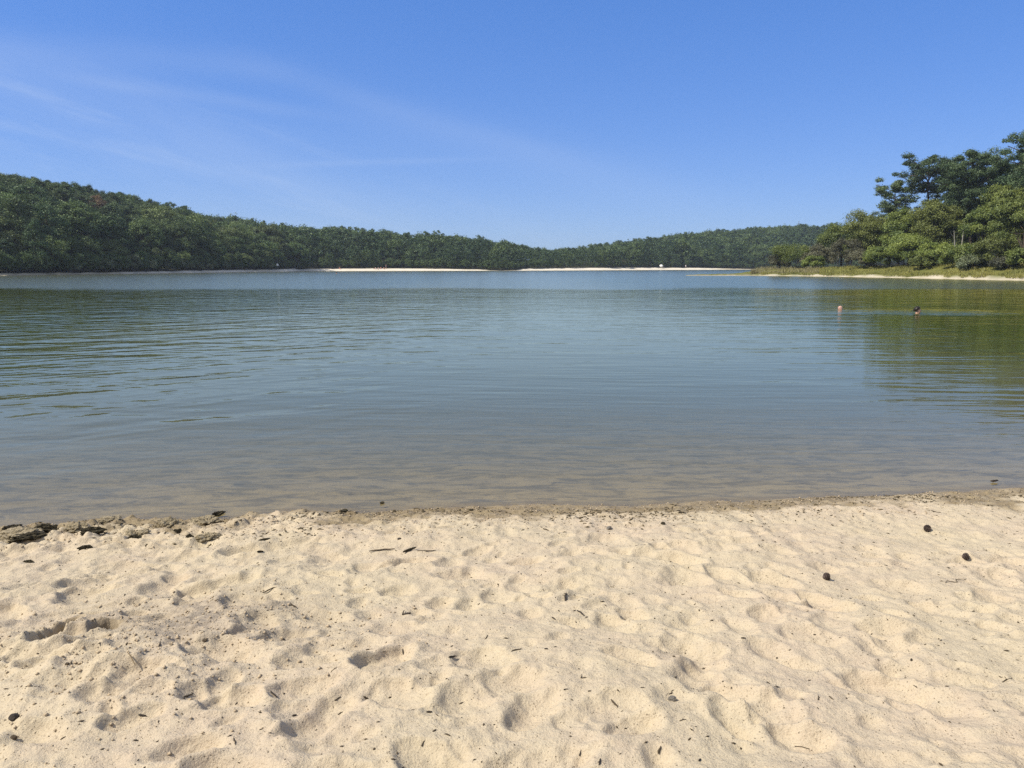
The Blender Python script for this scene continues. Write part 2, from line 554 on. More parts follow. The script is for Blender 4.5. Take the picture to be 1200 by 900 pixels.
# ------------------------------------------------------------------ land round the lake
# shore as seen from the beach: direction t = x/y and distance y of the water's edge, plus beach width, hill rise and its distance
far_tab = np.array([
    # u,   y_shore, beach w, hill height, rise length
    (-900, 70, 1.5, 16, 70), (-400, 100, 1.5, 17, 75), (-150, 122, 1.5, 17, 80), (0, 138, 2.4, 18.5, 85), (100, 158, 2.6, 16.0, 85), (200, 186, 3.4, 11.5, 85),
    (300, 232, 4.4, 9.0, 85), (335, 250, 5, 8.0, 85), (360, 275, 8, 8.0, 90), (440, 288, 10, 7.5, 90), (500, 295, 9, 8.0, 90), (566, 305, 5, 6.5, 90), (576, 306, 1.2, 6.2, 90), (604, 311, 1.2, 4.2, 90), (612, 312, 8, 4.0, 90),
    (655, 325, 10, 2.5, 90), (700, 345, 11, 7.0, 120), (760, 370, 12, 12.0, 130), (825, 395, 10, 16.0, 140), (900, 420, 3, 20.0, 140), (1000, 430, 3, 20.0, 140), (1150, 420, 3, 20, 140), (1500, 380, 3, 20, 140), (2200, 250, 3, 20, 110), (3200, 160, 3, 18, 90)], float)
FT = (far_tab[:, 0] - 600) / (FPX * cp + 20)


def far_par(t):
    return [np.interp(t, FT, far_tab[:, k]) for k in range(1, 5)]


def u_ok(t):
    return np.asarray(t) * (FPX * cp + 20) + 600 < 345


def far_ground(t, s):
    """height of the far land, s metres beyond the water's edge along direction t"""
    y0, bw, hh, rl = far_par(t)
    s = np.asarray(s, float)
    beach = np.where(u_ok(t), 0.17, 0.10) * np.minimum(s, bw)
    rise = hh * sstep(0, 1, np.clip((s - bw) / rl, 0, 1))
    x, y = t * (y0 + s), y0 + s
    lump = 0.9 * fbm(x / 22, y / 22, 2, 91) * sstep(4, 25, s - bw)
    return np.where(s < 0, 0.15 * s, beach + rise + lump)


def land_material():
    N = NT('wooded_bank_floor')
    c = obj_coord(N)
    f = N.noise(c, 0.25, 4, 0.6)
    soil = N.mix(N.rng(f, 0.35, 0.65), (0.035, 0.036, 0.018), (0.055, 0.052, 0.026))
    sand = N.mix(N.rng(N.noise(c, 0.35, 4, 0.6), 0.3, 0.7), (0.60, 0.54, 0.43), (0.70, 0.64, 0.53))
    grass = N.mix(N.rng(N.noise(c, 0.5, 4, 0.6), 0.3, 0.7), (0.105, 0.115, 0.030), (0.17, 0.165, 0.045))
    wetsand = N.mix(N.rng(N.noise(c, 0.4, 3, 0.6), 0.35, 0.65), (0.20, 0.17, 0.10), (0.33, 0.28, 0.18))
    col = N.mix(N.attr('grass'), soil, grass)
    col = N.mix(N.attr('sand'), col, N.mix(N.attr('dull'), sand, wetsand))
    return N.done(N.principled(col, 0.9, 0.1, N.bump(N.noise(c, 1.2, 4, 0.6), 0.15)))


MAT['land'] = land_material()
tt = np.linspace(FT[0], FT[-1], 640)
ss = np.concatenate([[-8, -3, -1, 0, 0.7, 1.5, 2.5, 4, 6, 8, 10, 12, 14, 18], np.arange(24, 260, 8)])
TT, SS = np.meshgrid(tt, ss)
y0, bw, hh, rl = far_par(TT)
jit = 1.6 * fbm(TT * 90, SS * 0, 3, 95)
FY = y0 + SS + jit
FZ = far_ground(TT, SS)
sandm = sstep(0, 0.4, SS + 0.2) * (1 - sstep(-0.8, 0.8, SS - bw + 0.8 * fbm(TT * 160, SS * 0.3, 2, 96)))
u_of = TT * (FPX * cp + 20) + 600
dull = sstep(335, 300, u_of) * 0.75 * (1 - 0.85 * sstep(120, 170, u_of) * sstep(330, 280, u_of)) + sstep(830, 860, u_of) * 0.6
fargr = sstep(3, 0, SS - bw) * sstep(0.3, 1, SS - bw) * 0.3
far_land = link('far_shore_hills', grid_mesh('far_shore_hills', TT * FY, FY, FZ, MAT['land'], {'sand': sandm, 'dull': np.clip(dull, 0, 1), 'grass': fargr}))
tag(far_land, 'low wooded hills with a thin sandy shore across the lake', 'hills', kind='structure')

# right bank, nearer, with its point and sandbar
rb_tab = np.array([
    # u, y_shore, width of land behind the shore, bank height, sand width
    (804, 139.0, 3.0, 0.30, 2), (820, 138.0, 4.0, 0.62, 2), (860, 138.0, 5, 0.75, 2), (884, 138, 8, 0.9, 1.0), (900, 137, 16, 1.1, 1.0), (930, 133, 30, 1.2, 1.0), (980, 125, 45, 1.35, 1.0), (1050, 112, 55, 1.6, 1.0),
    (1120, 101, 60, 1.9, 1.0), (1200, 90, 60, 2.1, 1.0), (1350, 76, 60, 2.4, 1.4), (1700, 56, 60, 2.4, 1.4), (2200, 40, 60, 2.4, 1.4)], float)
RTt = (rb_tab[:, 0] - 600) / (FPX * cp + 20)


def rb_par(t):
    return [np.interp(t, RTt, rb_tab[:, k]) for k in range(1, 5)]


def rb_ground(t, s):
    y0, wd, bh, sw = rb_par(t)
    s = np.asarray(s, float)
    up = bh * (0.28 * sstep(0, sw, s) + 0.72 * sstep(sw * 0.8, sw + 9, s))
    edge = sstep(wd + 4, wd - 0.2, s)
    return np.where(s < 0, 0.12 * s, up * edge - 0.6 * (1 - edge))


tt = np.concatenate([np.linspace(RTt[0], RTt[4], 60), np.linspace(RTt[4], RTt[-1], 160)[1:]])
ss = np.concatenate([[-8, -3, -1, -0.3, 0, 0.4, 0.9, 1.5, 2.2, 3, 4, 5.5, 7, 9, 12, 16, 22, 28, 36, 44, 52, 60, 66]])
TT, SS = np.meshgrid(tt, ss)
y0, wd, bh, sw = rb_par(TT)
jit = 0.5 * fbm(TT * 120, SS * 0, 3, 97)
RY = y0 + SS + jit
RZ = rb_ground(TT, SS) + 0.05 * fbm(TT * RY / 1.5, RY / 1.5, 2, 98) * sstep(0.3, 2, SS)
sandm = 1 - sstep(-0.5, 0.3, SS - 0.7 * sw + 0.5 * fbm(TT * 220, SS * 0.5, 2, 99))
u_of = TT * (FPX * cp + 20) + 600
dull = 0.55 + sstep(905, 870, u_of) * 0.3
gr = sstep(12, 6, SS - sw)
right_land = link('right_shore_bank', grid_mesh('right_shore_bank', TT * RY, RY, RZ, MAT['land'], {'sand': sandm, 'dull': dull, 'grass': gr}))
tag(right_land, 'low grassy bank with a strip of sand on the right shore', 'bank', kind='structure')


# ------------------------------------------------------------------ trees
def leaves(C, L, W, up, r, normals=None):
    n = len(C)
    nv = r.normal(size=(n, 3))
    if normals is not None:
        nv = nv * 0.75 + normals * 0.9
    nv[:, 2] += up
    nv /= np.linalg.norm(nv, axis=1, keepdims=True) + 1e-9
    tv = r.normal(size=(n, 3))
    tv -= nv * np.sum(tv * nv, 1, keepdims=True)
    tv /= np.linalg.norm(tv, axis=1, keepdims=True) + 1e-9
    bv = np.cross(nv, tv)
    l = (L * r.uniform(0.6, 1.3, n))[:, None]
    w = (W * r.uniform(0.6, 1.3, n))[:, None]
    return np.stack([C - tv * l - bv * w, C - tv * l * 0.3 + bv * w * 1.25, C + tv * l * 1.15 - bv * w * 0.2], 1).reshape(-1, 3)


def tube(P, Rr, sides=6):
    P = np.asarray(P, float)
    n = len(P)
    V, F = [], []
    for i in range(n):
        d = P[min(i + 1, n - 1)] - P[max(i - 1, 0)]
        d /= np.linalg.norm(d) + 1e-9
        a = np.cross(d, (0.31, 0.17, 0.93) if abs(d[2]) < 0.9 else (1, 0, 0))
        a /= np.linalg.norm(a) + 1e-9
        b = np.cross(d, a)
        for k in range(sides):
            th = 2 * math.pi * k / sides
            V.append(P[i] + Rr[i] * (math.cos(th) * a + math.sin(th) * b))
    for i in range(n - 1):
        for k in range(sides):
            k2 = (k + 1) % sides
            F.append((i * sides + k, i * sides + k2, (i + 1) * sides + k2, (i + 1) * sides + k))
    return np.array(V), np.array(F)


def join(parts):
    V, F, o = [], [], 0
    for v, f in parts:
        V.append(v)
        F.append(f + o)
        o += len(v)
    return np.concatenate(V), np.concatenate(F)


def pine_tree(h, w, r, bare=0.4, lean=0.0, limbs=14, per_pad=150, leaf=0.16, flat=0.42, sides=7, pads_per=3, conic=0.0, pad=1.45):
    """returns crown (V, tint) and wood (V, F)"""
    n = 9
    zs = np.linspace(0, 1, n)
    wob = np.cumsum(r.normal(0, 0.012, (n, 2)), 0) * h
    la = r.uniform(0, 6.28)
    P = np.stack([wob[:, 0] + lean * h * zs ** 1.6 * math.cos(la), wob[:, 1] + lean * h * zs ** 1.6 * math.sin(la), zs * h * 0.96], 1)
    tr = 0.017 * h * (1.05 - 0.85 * zs)
    wood = [tube(P, tr, sides)]
    C, Tn, Nn = [], [], []
    for i in range(limbs):
        f = bare + (0.99 - bare) * ((i + r.uniform(0, 0.8)) / limbs)
        p0 = np.array([np.interp(f, zs, P[:, k]) for k in range(3)])
        az = i * 2.4 + r.uniform(-0.6, 0.6)
        q = (f - bare) / (1 - bare)
        prof = (1 - conic) * (0.55 + 0.6 * math.sin(math.pi * min(1, q * 0.85 + 0.1))) + conic * (1.15 - 0.95 * q)
        Ln = 0.5 * w * prof * r.uniform(0.6, 0.95)
        if i >= limbs - 2:
            Ln *= 0.45
        rise = r.uniform(-0.05, 0.45) * Ln + 0.02 * h
        m = 5
        k = np.linspace(0, 1, m)
        bend = r.normal(0, 0.10, 2) * Ln
        lp = np.stack([p0[0] + math.cos(az) * Ln * k + bend[0] * k * k, p0[1] + math.sin(az) * Ln * k + bend[1] * k * k, p0[2] + rise * k ** 1.3 + r.normal(0, 0.03, m) * Ln], 1)
        wood.append(tube(lp, np.linspace(0.0075 * h * (1.1 - 0.6 * q), 0.0032 * h, m), 5))
        for j in range(pads_per):
            kk = 1.0 - j * r.uniform(0.08, 0.20)
            if kk < 0.25:
                continue
            c = np.array([np.interp(kk, k, lp[:, a]) for a in range(3)])
            c += r.normal(0, 0.17, 3) * np.array([1, 1, 0.75]) * Ln + np.array([0, 0, 0.012 * h])
            pr = (0.060 + 0.060 * r.uniform()) * w * pad * (1.15 - 0.35 * q)
            npt = int(per_pad * r.uniform(0.6, 1.2))
            s = r.normal(size=(npt, 3))
            s /= np.linalg.norm(s, axis=1, keepdims=True)
            s *= (r.uniform(0.2, 1, (npt, 1)) ** 0.5) * (1 + 0.24 * r.normal(size=(npt, 1)).clip(-1, 2))
            s[:, 2] = np.where(s[:, 2] < 0, s[:, 2] * 0.6, s[:, 2])
            C.append(c + s * np.array([pr, pr, pr * flat]))
            Nn.append(s)
            Tn.append(np.clip(np.full(npt, r.uniform(0.1, 0.9)) + r.normal(0, 0.18, npt), 0, 1))
    C, Tn, Nn = np.concatenate(C), np.concatenate(Tn), np.concatenate(Nn)
    return leaves(C, leaf, leaf * 0.45, 0.5, r, Nn), np.repeat(Tn, 3), join(wood)


def broad_tree(h, w, r, clumps=60, per=130, leaf=0.16, base=0.18, stems=1, sides=7, zr=0.46, flat=0.8):
    cz = base * h + (1 - base) * h * 0.5
    rz = (1 - base) * h * 0.5
    lob = r.normal(size=(7, 3))
    lob /= np.linalg.norm(lob, axis=1, keepdims=True)
    la = r.uniform(-0.28, 0.30, 7)
    wood, tops = [], []
    for s in range(stems):
        off = r.normal(0, 0.06 * w, 2) if stems > 1 else np.zeros(2)
        P = np.array([[off[0] * 0.5, off[1] * 0.5, 0], [off[0], off[1], 0.2 * h], [off[0] * 1.6 + r.normal(0, .02 * h), off[1] * 1.6 + r.normal(0, .02 * h), 0.45 * h], [off[0] * 2.2, off[1] * 2.2, 0.72 * h]])
        wood.append(tube(P, np.array([0.022, 0.017, 0.011, 0.004]) * h / math.sqrt(stems), sides))
        tops.append(P)
    C, Tn, Nn = [], [], []
    for i in range(clumps):
        d = r.normal(size=3)
        d /= np.linalg.norm(d)
        if d[2] < -0.55:
            d[2] *= -0.6
            d /= np.linalg.norm(d)
        rad = r.uniform(0.45, 1.0) ** 0.6 * (1 + np.sum(la * np.clip(lob @ d, 0, 1) ** 3))
        c = np.array([d[0] * w * 0.5 * rad * 0.86, d[1] * w * 0.5 * rad * 0.86, cz + d[2] * rz * rad * 0.88])
        if i % 4 == 0:
            P = tops[i % stems]
            k = r.integers(1, 3)
            p0 = P[k]
            mid = (p0 + c) / 2 + r.normal(0, 0.03, 3) * w
            wood.append(tube(np.array([p0, mid, c]), np.array([0.007, 0.0045, 0.0015]) * h, 5))
        cr = w * r.uniform(0.07, 0.17)
        npt = int(per * r.uniform(0.6, 1.3))
        s = r.normal(size=(npt, 3))
        s /= np.linalg.norm(s, axis=1, keepdims=True)
        s *= r.uniform(0.15, 1, (npt, 1)) ** 0.5 * (1 + 0.20 * r.normal(size=(npt, 1)).clip(-1, 2))
        C.append(c + s * np.array([cr, cr, cr * flat]))
        Nn.append(s * 0.7 + d * 0.3)
        Tn.append(np.clip(np.full(npt, r.uniform(0.05, 0.95)) + r.normal(0, 0.15, npt), 0, 1))
    C, Tn, Nn = np.concatenate(C), np.concatenate(Tn), np.concatenate(Nn)
    lo = 0.03 * h
    C[:, 2] = np.maximum(C[:, 2], lo * r.uniform(0.4, 2.0, len(C)))
    return leaves(C, leaf, leaf * 0.6, 0.35, r, Nn), np.repeat(Tn, 3), join(wood)


def crown_mesh(name, V, tint, mat):
    F = np.arange(len(V)).reshape(-1, 3)
    return mesh_from(name, V, [F], mat, {'tint': tint})


def wood_mesh(name, VF, mat):
    return mesh_from(name, VF[0], [VF[1]], mat, None, True)


# ---- the right bank: every tree and bush built for its own place
def bank_spot(u, s):
    t = (u - 600) / (FPX * cp + 20)
    y0 = float(rb_par(t)[0])
    y = y0 + s
    return Vector((t * y, y, float(rb_ground(t, s)) - 0.08))


def height_to(v, y, z0):
    """height that reaches picture row v at distance y from ground z0"""
    return at_depth(600, v, y).z - z0


G_BANK = 'trees and bushes on the right bank'
right_trees = [
    # kind, u, s inland, top v, width px, dict, label
    ('pine', 1042, 22, 211, 52, dict(bare=0.50, lean=0.04, limbs=17), 'small dark pine with a tufted crown, leftmost pine above the right bank'),
    ('pine', 1082, 24, 185, 62, dict(bare=0.70, lean=0.06, limbs=17), 'flat-topped pine with bare leaning trunk showing sky under its crown'),
    ('pine', 1134, 24, 176, 68, dict(bare=0.36, lean=0.03, limbs=34), 'broad dark pine with rounded top, tallest in the middle of the right bank'),
    ('pine', 1206, 22, 156, 84, dict(bare=0.42, lean=0.02, limbs=28), 'tallest dark pine cut off by the right edge of the photo'),
    ('pine', 1168, 34, 196, 52, dict(bare=0.35, lean=0.03, limbs=24), 'dark pine standing behind between the two tallest pines'),
    ('pine', 1260, 24, 165, 66, dict(bare=0.42, lean=0.02, limbs=20), 'dark pine beyond the right edge of the photo'),
    ('pine', 1112, 36, 222, 46, dict(bare=0.30, lean=0.03, limbs=22), 'dark pine half hidden behind the broad middle pine'),
    ('broad', 1172, 17, 214, 50, dict(base=0.30, clumps=60), 'light green tall tree between the two tallest pines'),
    ('broad', 932, 13, 286, 50, dict(base=0.05, clumps=46), 'bright green dome-shaped bush nearest the reedy point'),
    ('grey', 914, 11, 297, 26, dict(base=0.04, clumps=24), 'dull grey-green bush at the outer end of the bank'),
    ('broad', 985, 24, 263, 52, dict(base=0.10, clumps=54), 'mid green tree rising just right of the far hill'),
    ('grey', 962, 12, 288, 34, dict(base=0.05, clumps=34), 'greyish thin-leaved shrub right of the dome-shaped bush'),
    ('grey', 992, 12, 277, 36, dict(base=0.06, clumps=36), 'dull olive shrub below the mid green tree'),
    ('broad', 1018, 18, 247, 54, dict(base=0.10, clumps=60), 'dull green rounded tree below the leftmost pine'),
    ('broad', 1052, 15, 243, 50, dict(base=0.08, clumps=58), 'yellow-green tree directly under the leftmost pine'),
    ('broad', 1090, 17, 230, 58, dict(base=0.10, clumps=66), 'large bright green tree under the flat-topped pine'),
    ('broad', 1062, 9, 272, 50, dict(base=0.04, clumps=56), 'dense green tree with layered boughs close above the grass'),
    ('broad', 1098, 9, 282, 40, dict(base=0.04, clumps=40), 'round green bush right of the layered tree'),
    ('broad', 1148, 13, 240, 46, dict(base=0.26, clumps=44), 'light green leafy tree under the broad dark pine'),
    ('broad', 1196, 12, 232, 54, dict(base=0.22, clumps=54), 'spreading green tree under the tallest pine'),
    ('broad', 1128, 7, 287, 44, dict(base=0.03, clumps=40), 'olive bush before the dark gap under the pines'),
    ('broad', 1162, 7, 278, 42, dict(base=0.04, clumps=44), 'dark green bush with drooping boughs under the light green leafy tree'),
    ('broad', 1200, 6, 289, 40, dict(base=0.02, clumps=40), 'bright green round bush on the bank at the right edge'),
    ('pale', 1138, 5.5, 299, 34, dict(base=0.02, clumps=30), 'pale yellowish shrub at the edge of the grass'),
    ('grey', 1176, 5.5, 302, 30, dict(base=0.02, clumps=26), 'low brownish shrub left of the bright round bush'),
    ('broad', 1030, 7.5, 288, 38, dict(base=0.02, clumps=36), 'low olive bush left of the layered tree'),
    ('grey', 1008, 8, 295, 30, dict(base=0.02, clumps=26), 'low grey-green bush along the grass edge'),
    ('pine', 1108, 30, 190, 56, dict(bare=0.34, lean=0.02, limbs=26), 'dark pine between the flat-topped pine and the broad one'),
    ('pine', 1158, 28, 182, 56, dict(bare=0.34, lean=0.02, limbs=26), 'dark pine close behind the right side of the broad pine'),
    ('pine', 1186, 30, 176, 54, dict(bare=0.32, lean=0.02, limbs=26), 'dark pine just left of the tallest pine'),
    ('pine', 1235, 20, 150, 70, dict(bare=0.32, lean=0.02, limbs=26), 'tall dark pine just beyond the right edge of the photo'),
    ('broad', 1068, 32, 262, 70, dict(base=0.02, clumps=70), 'dark dense tree standing behind the layered tree'),
    ('broad', 1120, 30, 250, 60, dict(base=0.02, clumps=64), 'dense green tree behind the light green leafy tree'),
    ('broad', 1186, 28, 246, 64, dict(base=0.02, clumps=70), 'dense green tree filling the gap behind the spreading tree'),
    ('broad', 1015, 30, 268, 60, dict(base=0.02, clumps=60), 'dense green tree behind the dull rounded tree'),
    ('broad', 1240, 10, 235, 60, dict(base=0.10, clumps=50), 'leafy tree beyond the right edge of the photo'),
    ('broad', 952, 9, 300, 24, dict(base=0.02, clumps=22), 'small green bush tucked right of the dome-shaped bush'),
    ('broad', 1080, 6, 300, 28, dict(base=0.02, clumps=26), 'small low bush at the foot of the layered tree'),
]
for i, (kind, u, s, vt, wpx, kw, lab) in enumerate(right_trees):
    p = bank_spot(u, s)
    h = height_to(vt, p.y, p.z)
    w = wpx * p.y / FPX * (1.12 if kind != 'pine' else 1.05)
    r = np.random.default_rng(100 + i)
    if kind == 'pine':
        kw = dict(kw)
        V, T, W = pine_tree(h, w, r, per_pad=270, leaf=0.125, flat=0.66, pads_per=12, pad=1.02, **kw)
        mat, nm, cat = MAT['pine_leaf'], 'pine_tree', 'pine tree'
    else:
        small = vt > 270
        V, T, W = broad_tree(h, w, r, per=620 if not small else 520, leaf=0.105 if not small else 0.09, stems=1 if not small else 4, flat=0.68, **kw)
        mat = {'broad': MAT['broad_leaf'], 'grey': MAT['grey_twig'], 'pale': MAT['pale_leaf']}[kind]
        nm, cat = ('bush', 'bush') if small else ('broadleaf_tree', 'tree')
    e = empty(nm, p)
    tag(e, lab, cat, G_BANK)
    link('crown', crown_mesh('crown', V, T, mat), e)
    link('trunk', wood_mesh('trunk', W, MAT['bark']), e)

# dead pale stems among the bank trees
for (u, s, v1, v0, lean, lab) in [(981, 14, 288, 308, 0.3, 'pale dead snag between dull shrubs on the right bank'), (1118, 11, 270, 300, -0.5, 'pale bare leaning stem in the dark gap under the pines'), (1124, 11, 262, 296, 0.2, 'pale bare upright stem in the dark gap under the pines')]:
    p = bank_spot(u, s)
    h = height_to(v1, p.y, p.z)
    P = [[0, 0, 0], [lean * .3, 0, h * .5], [lean, 0, h]]
    B = [tube(P, [0.11, 0.08, 0.03], 6), tube([[lean * .4, 0, h * .6], [lean + .7, 0.2, h * .85]], [0.04, 0.015], 5), tube([[lean * .6, 0, h * .75], [lean - .6, -0.1, h * .95]], [0.035, 0.012], 5)]
    o = link('dead_snag', wood_mesh('dead_snag', join(B), MAT['pale_bark']), loc=p)
    tag(o, lab, 'dead tree')

# grass and reeds on the bank: nobody could count the blades
def blades(name, n, u0, u1, s0, s1, hgt, wid, mat, seed, lab, cat, smax=None):
    r = np.random.default_rng(seed)
    u = r.uniform(u0, u1, n)
    t = (u - 600) / (FPX * cp + 20)
    y0, wd, bh, sw = rb_par(t)
    a = s0 if s0 is not None else sw
    s = a + (np.minimum(s1, wd) - a) * r.uniform(0, 1, n) ** 1.3
    y = y0 + s
    z = rb_ground(t, s) - 0.04
    C = np.stack([t * y, y, z], 1)
    az = r.uniform(0, 6.28, n)
    h = hgt * r.uniform(0.5, 1.25, n) * (0.7 + 0.5 * np.clip(vnoise(C[:, 0] / 2.2, C[:, 1] / 2.2, 7), -1, 1))
    d = np.stack([np.cos(az), np.sin(az), np.zeros(n)], 1)
    lean = np.stack([r.normal(0, 0.22, n) * h, r.normal(0, 0.22, n) * h, h], 1)
    w_ = (wid * r.uniform(0.6, 1.3, n))[:, None]
    V = np.stack([C - d * w_, C + d * w_, C + lean], 1).reshape(-1, 3)
    tint = np.repeat(np.clip(0.5 + 0.5 * vnoise(C[:, 0] / 3, C[:, 1] / 3, 9) + r.normal(0, .15, n), 0, 1), 3)
    o = link(name, mesh_from(name, V, [np.arange(len(V)).reshape(-1, 3)], mat, {'tint': tint}))
    tag(o, lab, cat, kind='stuff')


MAT['grass'] = leaf_mat('bank_grass', (0.17, 0.18, 0.04), (0.31, 0.28, 0.075), (0.26, 0.24, 0.065))
MAT['reed'] = leaf_mat('dry_reeds', (0.20, 0.18, 0.08), (0.33, 0.29, 0.15), (0.3, 0.27, 0.12))
blades('grass', 34000, 892, 1330, 0.5, 11, 0.42, 0.05, MAT['grass'], 31, 'yellow-green grass fringe along the right bank', 'grass')
blades('reeds', 5000, 880, 960, 2.0, 16, 0.75, 0.05, MAT['reed'], 32, 'pale reeds on the low point of the right bank', 'reeds')

# ---- the wooded hills: variants of each kind, copied
def variants():
    out = {'pine': [], 'oak': [], 'shrub': []}
    for k in range(5):
        r = np.random.default_rng(300 + k)
        V, T, W = pine_tree(12.0, 6.6, r, bare=0.22, limbs=24, per_pad=120, leaf=0.15, flat=0.85, sides=5, pads_per=4, conic=0.35 + 0.1 * k)
        out['pine'].append((crown_mesh('hill_pine_crown', V, T, MAT['hill_pine']), wood_mesh('hill_pine_trunk', W, MAT['bark'])))
    for k in range(5):
        r = np.random.default_rng(330 + k)
        V, T, W = broad_tree(11.0, 7.6, r, clumps=62, per=190, leaf=0.14, base=0.12, sides=5, flat=0.85)
        out['oak'].append((crown_mesh('hill_oak_crown', V, T, MAT['hill_leaf']), wood_mesh('hill_oak_trunk', W, MAT['bark'])))
    for k in range(3):
        r = np.random.default_rng(350 + k)
        V, T, W = broad_tree(3.6, 4.4, r, clumps=26, per=110, leaf=0.12, base=0.03, stems=4, sides=5, flat=0.8)
        out['shrub'].append((crown_mesh('shore_shrub_crown', V, T, MAT['pale_leaf']), wood_mesh('shore_shrub_stems', W, MAT['bark'])))
    return out


VAR = variants()
r = np.random.default_rng(55)
spots = []
cell = {}


def free(x, y, dmin):
    k = (int(x // 6), int(y // 6))
    for a in (-1, 0, 1):
        for b in (-1, 0, 1):
            for (px_, py_, pd) in cell.get((k[0] + a, k[1] + b), ()):
                if (px_ - x) ** 2 + (py_ - y) ** 2 < (0.5 * (dmin + pd)) ** 2:
                    return False
    cell.setdefault(k, []).append((x, y, dmin))
    return True


tries = 0
while tries < 125000:
    tries += 1
    u = r.uniform(-180, 1180) if tries < 90000 else r.uniform(1180, 3000)
    t = (u - 600) / (FPX * cp + 20)
    y0, bw, hh, rl = [float(q) for q in far_par(t)]
    smax = bw + rl * 1.25
    # fewer tries where a step in u is wider on the ground
    s = bw + 2.0 + (smax - bw - 2.0) * r.uniform() 
    if r.uniform() > (y0 + s) / 560.0:
        continue
    y = y0 + s
    x = t * y
    if not free(x, y, r.uniform(3.6, 5.0)):
        continue
    spots.append((u, s, x, y, float(far_ground(t, s))))
# the skyline of the photograph: what a tree's top may reach, row by direction
sky_u = [-200, 0, 20, 50, 80, 110, 160, 200, 250, 300, 350, 400, 440, 480, 510, 560, 600, 650, 658, 700, 760, 800, 850, 900, 940, 1000, 1200]
sky_v = [185, 201, 205, 208, 216, 220, 231, 239, 252, 258, 263, 268, 271, 276, 275, 279, 287, 294, 294, 288, 281, 275, 270, 266, 264, 266, 268]
trees = []
for (u, s, x, y, z) in spots:
    vmin = float(np.interp(u, sky_u, sky_v)) + r.normal(0, 2.2)
    hmax = height_to(vmin, y, z)
    h = min(hmax, r.uniform(8.0, 15.5)) if hmax > 4.5 else 0
    t = (u - 600) / (FPX * cp + 20)
    bwid = float(far_par(t)[1])
    if s < bwid + 8:
        h = min(h, r.uniform(6, 11))
    if 105 < u < 345:
        h = min(h, 2.6 + 1.0 * (s - bwid) * r.uniform(0.75, 1.15))
    for (cu, cw, cs, cv) in ((118, 13, 60, 245), (24, 17, 78, 213), (152, 15, 68, 238), (112, 9, 80, 226)):
        if abs(u - cu) < cw and s < cs + 4:
            h = min(h, height_to(cv + r.uniform(0, 3), y, z))
    if h < 3.4:
        continue
    patch = fbm(x / 35, y / 35, 2, 88)
    kind = 'oak' if (patch + r.normal(0, 0.35) > -0.10) else 'pine'
    trees.append([y, u, s, x, y, z, h, kind])
trees.sort(key=lambda q: q[0])
near_trees = [q for q in trees if -40 < q[1] < 1000][:270]
ids = set(id(q) for q in near_trees)
print('TREES', len(trees))
rest = [q for q in trees if id(q) not in ids]


def hill_tree(name, var, base_h, x, y, z, h, rz, wide, label, cat, group, mat=None):
    e = empty(name, (x, y, z - 0.15), rz)
    k = h / base_h
    e.scale = (k * wide, k * wide, k)
    tag(e, label, cat, group)
    c = link('crown', var[0], e)
    if mat is not None:
        c.material_slots[0].link = 'OBJECT'
        c.material_slots[0].material = mat
    link('trunk', var[1], e)
    return e


for i, (d_, u, s, x, y, z, h, kind) in enumerate(near_trees):
    k = 12.0 if kind == 'pine' else 11.0
    sky = height_to(float(np.interp(u, sky_u, sky_v)), y, z) - h < 1.5
    lab = {('pine', False): 'dark green pine in the dense wood on the left hillside', ('oak', False): 'rounded leafy tree in the dense wood on the left hillside',
           ('pine', True): 'dark pine on the skyline of the wooded left hill', ('oak', True): 'rounded leafy tree on the skyline of the wooded left hill'}[(kind, sky)]
    hill_tree('hill_pine' if kind == 'pine' else 'hill_broadleaf_tree', VAR[kind][i % 5], k, x, y, z, h, r.uniform(0, 6.28), r.uniform(0.85, 1.45), lab, 'pine tree' if kind == 'pine' else 'tree',
              ('pines' if kind == 'pine' else 'leafy trees') + (' on the left skyline' if sky else ' in the left hillside wood'))


def far_spot(u, s):
    t = (u - 600) / (FPX * cp + 20)
    y = float(far_par(t)[0]) + s
    return t * y, y, float(far_ground(t, s))


# trees that stand out on the left hill
for (u, v, s, kind, mat, wide, lab) in [
        (118, 227, 62, 'oak', 'rust_leaf', 1.05, 'rust-brown crowned tree high on the left hillside'),
        (24, 202, 80, 'oak', 'hill_pine', 1.3, 'broad dark crown standing highest on the left skyline'),
        (112, 217, 82, 'pine', 'hill_pine', 1.1, 'lone dark pine crown above the rust-brown tree'),
        (152, 226, 70, 'oak', 'hill_pine', 1.35, 'large dark dome-shaped tree on the skyline right of the rust-brown tree')]:
    x, y, z = far_spot(u, s)
    h = height_to(v, y, z)
    hill_tree('hill_pine' if kind == 'pine' else 'hill_broadleaf_tree', VAR[kind][2], 12.0 if kind == 'pine' else 11.0, x, y, z, h, 1.0, wide, lab, 'tree', 'trees that stand out on the left hill', MAT[mat])
